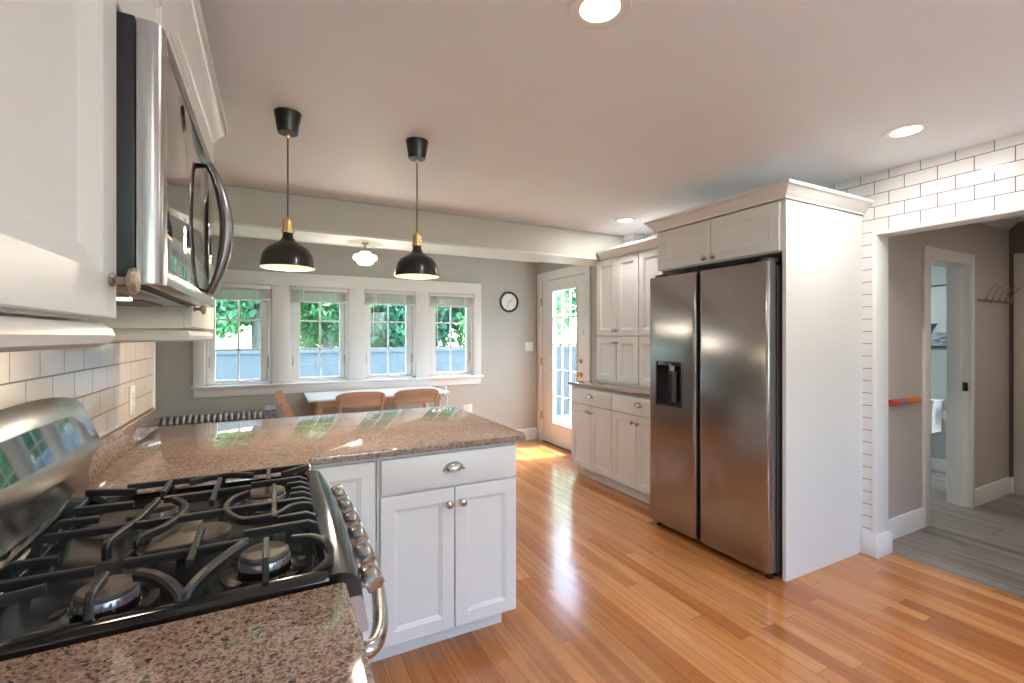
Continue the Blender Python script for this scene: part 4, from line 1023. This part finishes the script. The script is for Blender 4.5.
# ceiling lamps out of view, added to light hall and bath
def dome(x, y, label, p, col):
    t = thing('added_ceiling_light', label, 'ceiling light', (x, y, 2.36))
    MB().lathe([(.13, 0), (.13, -.015), (.12, -.02), (0, -.02)], (x, y, 2.3595), 'z', 30).build('base', M['trim'], t, world=True)
    MB().lathe([(.118, -.021), (.11, -.05), (.07, -.075), (0, -.085)], (x, y, 2.3595), 'z', 30).build('glass_dome', M['opal'], t, world=True)
    lamp('added_dome_glow', (x, y, 2.25), p, .16, col)
dome(5.0, 2.6, 'round ceiling light out of view, added to light the bathroom', 13, (.85, .97, 1.0))
dome(4.7, .35, 'round ceiling light out of view, added to light the hallway', 9, (1, .90, .78))

# ------------------------------------------------------------------ outside
GL = -.45
struct('ground_lawn', MB().box(-30, 40, YW + .2, 60, GL - .1, GL).box(XT + 2.8, 40, -30, YW + .2, GL - .1, GL).box(-30, 6, -40, -13, GL - .1, GL), M['lawn'], smooth=0)
struct('ground_neutral_bounce', MB().box(-12, 14, -12.99, YB - .13, GL - .1, GL + .2), M['patio'], smooth=0)  # unseen ground, made pale stone so light bounced indoors is less green
struct('ground_patio', MB().box(XD + .2, 6.2, 3.5, 6.6, GL, GL + .33), M['patio'], smooth=0)
def fence(x0, x1, y0, y1, label, top=1.15):
    t = thing('garden_fence', label, 'fence', ((x0 + x1) / 2, (y0 + y1) / 2, GL))
    L_ = math.hypot(x1 - x0, y1 - y0); n = int(L_ / .11); ux, uy = (x1 - x0) / L_, (y1 - y0) / L_
    m = MB()
    for k in range(n):
        c = k * .11; p = Vector((x0 + ux * c, y0 + uy * c)); q = Vector((x0 + ux * (c + .109), y0 + uy * (c + .109))); nn = Vector((-uy, ux)) * .01
        m.loft([[(p.x - nn.x, p.y - nn.y, z), (q.x - nn.x, q.y - nn.y, z), (q.x + nn.x, q.y + nn.y, z), (p.x + nn.x, p.y + nn.y, z)] for z in (GL, top - .08)], True, True, True)
    m.build('board_panel', M['fence'], t, world=True, smooth=0)
    nn = Vector((-uy, ux)) * .03
    MB().loft([[(x0 - nn.x, y0 - nn.y, z), (x1 - nn.x, y1 - nn.y, z), (x1 + nn.x, y1 + nn.y, z), (x0 + nn.x, y0 + nn.y, z)] for z in (top - .08, top)], True, True, True).build('cap_rail', M['fence'], t, world=True)
    for k in range(int(L_ / 2.4) + 1):
        px, py = x0 + ux * k * 2.4 - uy * .07, y0 + uy * k * 2.4 + ux * .07
        MB().box(px - .045, px + .045, py - .045, py + .045, GL, top + .05, .005).build('post', M['fence'], t, world=True)
fence(-6, 9.0, 9.0, 9.0, 'weathered grey board fence across the garden behind the four windows')
fence(9.0, 9.0, 1.0, 8.9, 'weathered grey board fence seen through the glazed door', 1.1)
def leaves(c, rad, n, sz, rnd):
    vs, fs = [], []
    for _ in range(n):
        while True:
            d = Vector((rnd.uniform(-1, 1), rnd.uniform(-1, 1), rnd.uniform(-1, 1)))
            if .2 < d.length < 1: break
        r_ = .55 + .45 * rnd.random(); d = d.normalized() * r_
        k = 1 + .35 * noise.noise(d * 2.3 + Vector(c))
        p = Vector((c[0] + d.x * rad[0] * k, c[1] + d.y * rad[1] * k, c[2] + d.z * rad[2] * k))
        q = Euler((rnd.uniform(0, 6.3), rnd.uniform(0, 6.3), rnd.uniform(0, 6.3))).to_matrix(); s = sz * rnd.uniform(.6, 1.3)
        b = len(vs)
        for e in ((-.5, 0, 0), (0, -.32, .06), (.5, 0, 0), (0, .32, .06)): vs.append(p + q @ (Vector(e) * s))
        fs += [(b, b + 1, b + 2, b + 3)]
    return vs, fs
def tree(label, x, y, tr_, hh, crowns, mt, n, sz, seed, group='garden trees behind the fence', name='garden_tree'):
    rnd = random.Random(seed); t = thing(name, label, 'tree' if name == 'garden_tree' else 'shrub', (x, y, GL), group=group)
    if tr_:
        pts = [(x, y, GL), (x + .05, y, GL + hh * .3), (x - .05, y + .05, GL + hh * .6), (x + .1, y, GL + hh)]
        MB().tube(catmull(pts, 5), [tr_ * (1.15 - .045 * k) for k in range(16)], 12).build('trunk', M['bark'], t, world=True)
        m = MB()
        for k in range(7):
            a = rnd.uniform(0, 6.28); z = GL + hh * rnd.uniform(.45, .9); l = rnd.uniform(1.0, 2.2)
            m.tube(catmull([(x, y, z), (x + l * .5 * math.cos(a), y + l * .5 * math.sin(a), z + .5), (x + l * math.cos(a), y + l * math.sin(a), z + 1.0)], 3), [tr_ * .35 * (1 - .12 * q) for q in range(7)], 8)
        m.build('branches', M['bark'], t, world=True)
    vs, fs = [], []
    for cx, cy, cz, rx, rz_ in crowns:
        v, f = leaves((x + cx, y + cy, cz), (rx, rx * .8, rz_), int(n * rx), sz, rnd); b = len(vs); vs += v; fs += [tuple(i + b for i in q) for q in f]
    m = MB(); m._new(vs, fs); o = m.build('foliage', mt, t, world=True, smooth=0)
rn = random.Random(3)
tree('old maple with a stout dark trunk behind the second window', -.15, 11.6, .34, 5.0, [(-1.1, .3, 2.5, 1.6, 1.0), (1.0, .5, 2.7, 1.5, 1.0), (1.6, 1.6, 1.9, 1.3, .9), (0, 0, 4.4, 2.4, 1.4), (-2.2, .2, 3.4, 1.6, 1.3)], M['leafA'], 2400, .17, 1)
tree('pale-barked tree leaning behind the second window', 1.25, 12.8, .17, 4.6, [(.9, .3, 2.0, 1.0, .8), (0, .3, 3.6, 1.7, 1.2)], M['leafB'], 2400, .16, 2)
tree('spreading tree with low leaves outside the leftmost window', -2.6, 12.0, .20, 4.2, [(0, 0, 2.6, 1.9, 1.1), (1.2, -.3, 1.9, 1.1, .6), (-1.0, 0, 1.9, 1.3, .8), (.4, .6, 1.6, .8, .4)], M['leafB'], 2600, .16, 3)
tree('dense green tree filling the third window', 3.6, 13.0, .2, 4.0, [(0, 0, 2.4, 1.9, 1.5), (-.6, -.8, 1.5, 1.1, .9), (.4, 0, 4.0, 2.2, 1.4)], M['leafC'], 2600, .18, 4)
tree('light green leafy tree filling the rightmost window', 6.4, 12.6, .2, 4.0, [(0, 0, 2.3, 2.0, 1.5), (-.7, -.8, 1.6, 1.2, .9), (0, 0, 4.0, 2.2, 1.4)], M['leafB'], 2700, .18, 5)
tree('leafy garden tree seen through the upper panes of the glazed door', 12.6, 7.0, .25, 4.6, [(0, 0, 2.5, 2.4, 1.6), (0, -1.2, 4.4, 2.4, 1.6), (0, 2.2, 3.2, 2.0, 2.0)], M['leafA'], 2200, .2, 6)
tree('tall dark tree farther back beyond the garden', 14.5, 12.0, .3, 5.5, [(0, 0, 3.5, 3.0, 2.6), (-3.0, 1.0, 3.4, 2.6, 2.4)], M['leafC'], 1500, .24, 7)
tree('low rounded shrub by the patio outside the glazed door', 7.2, 6.6, 0, 0, [(0, 0, .1, .7, .5), (.2, -1.1, .05, .6, .45)], M['leafB'], 2600, .09, 8, group='patio shrubs', name='garden_shrub')
for i, (tx, ty) in enumerate(((-7.5, 15), (-3.4, 18.0), (1.2, 19), (5.2, 19), (9.6, 17))):
    tree('distant tree row beyond the garden fence', tx, ty, .25, 4.5, [(0, 0, 3.4, 2.6, 2.0), (0, 0, 5.2, 2.2, 1.6)], M['leafA'] if i % 2 else M['leafC'], 700, .3, 20 + i, group='distant tree row')
for i, (tx, ty) in enumerate(((-4.0, -15), (2.2, -17), (8.0, -15.5))):
    tree('garden tree behind the viewer', tx, ty, .25, 4.5, [(0, 0, 3.0, 2.2, 1.8)], M['leafA'], 700, .26, 40 + i, group='trees behind the viewer')
# white garden chair on the patio
gc = thing('patio_chair', 'pale metal garden chair standing on the patio outside the glazed door', 'chair', (5.2, 5.75, GL + .33))
zz = GL + .33
for dx in (-.22, .22):
    for dy in (-.22, .22): MB().tube([(5.2 + dx, 5.75 + dy, zz), (5.2 + dx * .9, 5.75 + dy * .9, zz + .42)], .014, 8).build('leg', M['plate'], gc, world=True)
MB().box(4.98, 5.42, 5.53, 5.97, zz + .42, zz + .445, .005).build('seat', M['plate'], gc, world=True)
m = MB()
for k in range(5): m.box(5.41, 5.43, 5.56 + k * .085, 5.60 + k * .085, zz + .445, zz + .88)
m.box(5.405, 5.435, 5.53, 5.97, zz + .86, zz + .90, .004); m.build('backrest', M['plate'], gc, world=True)
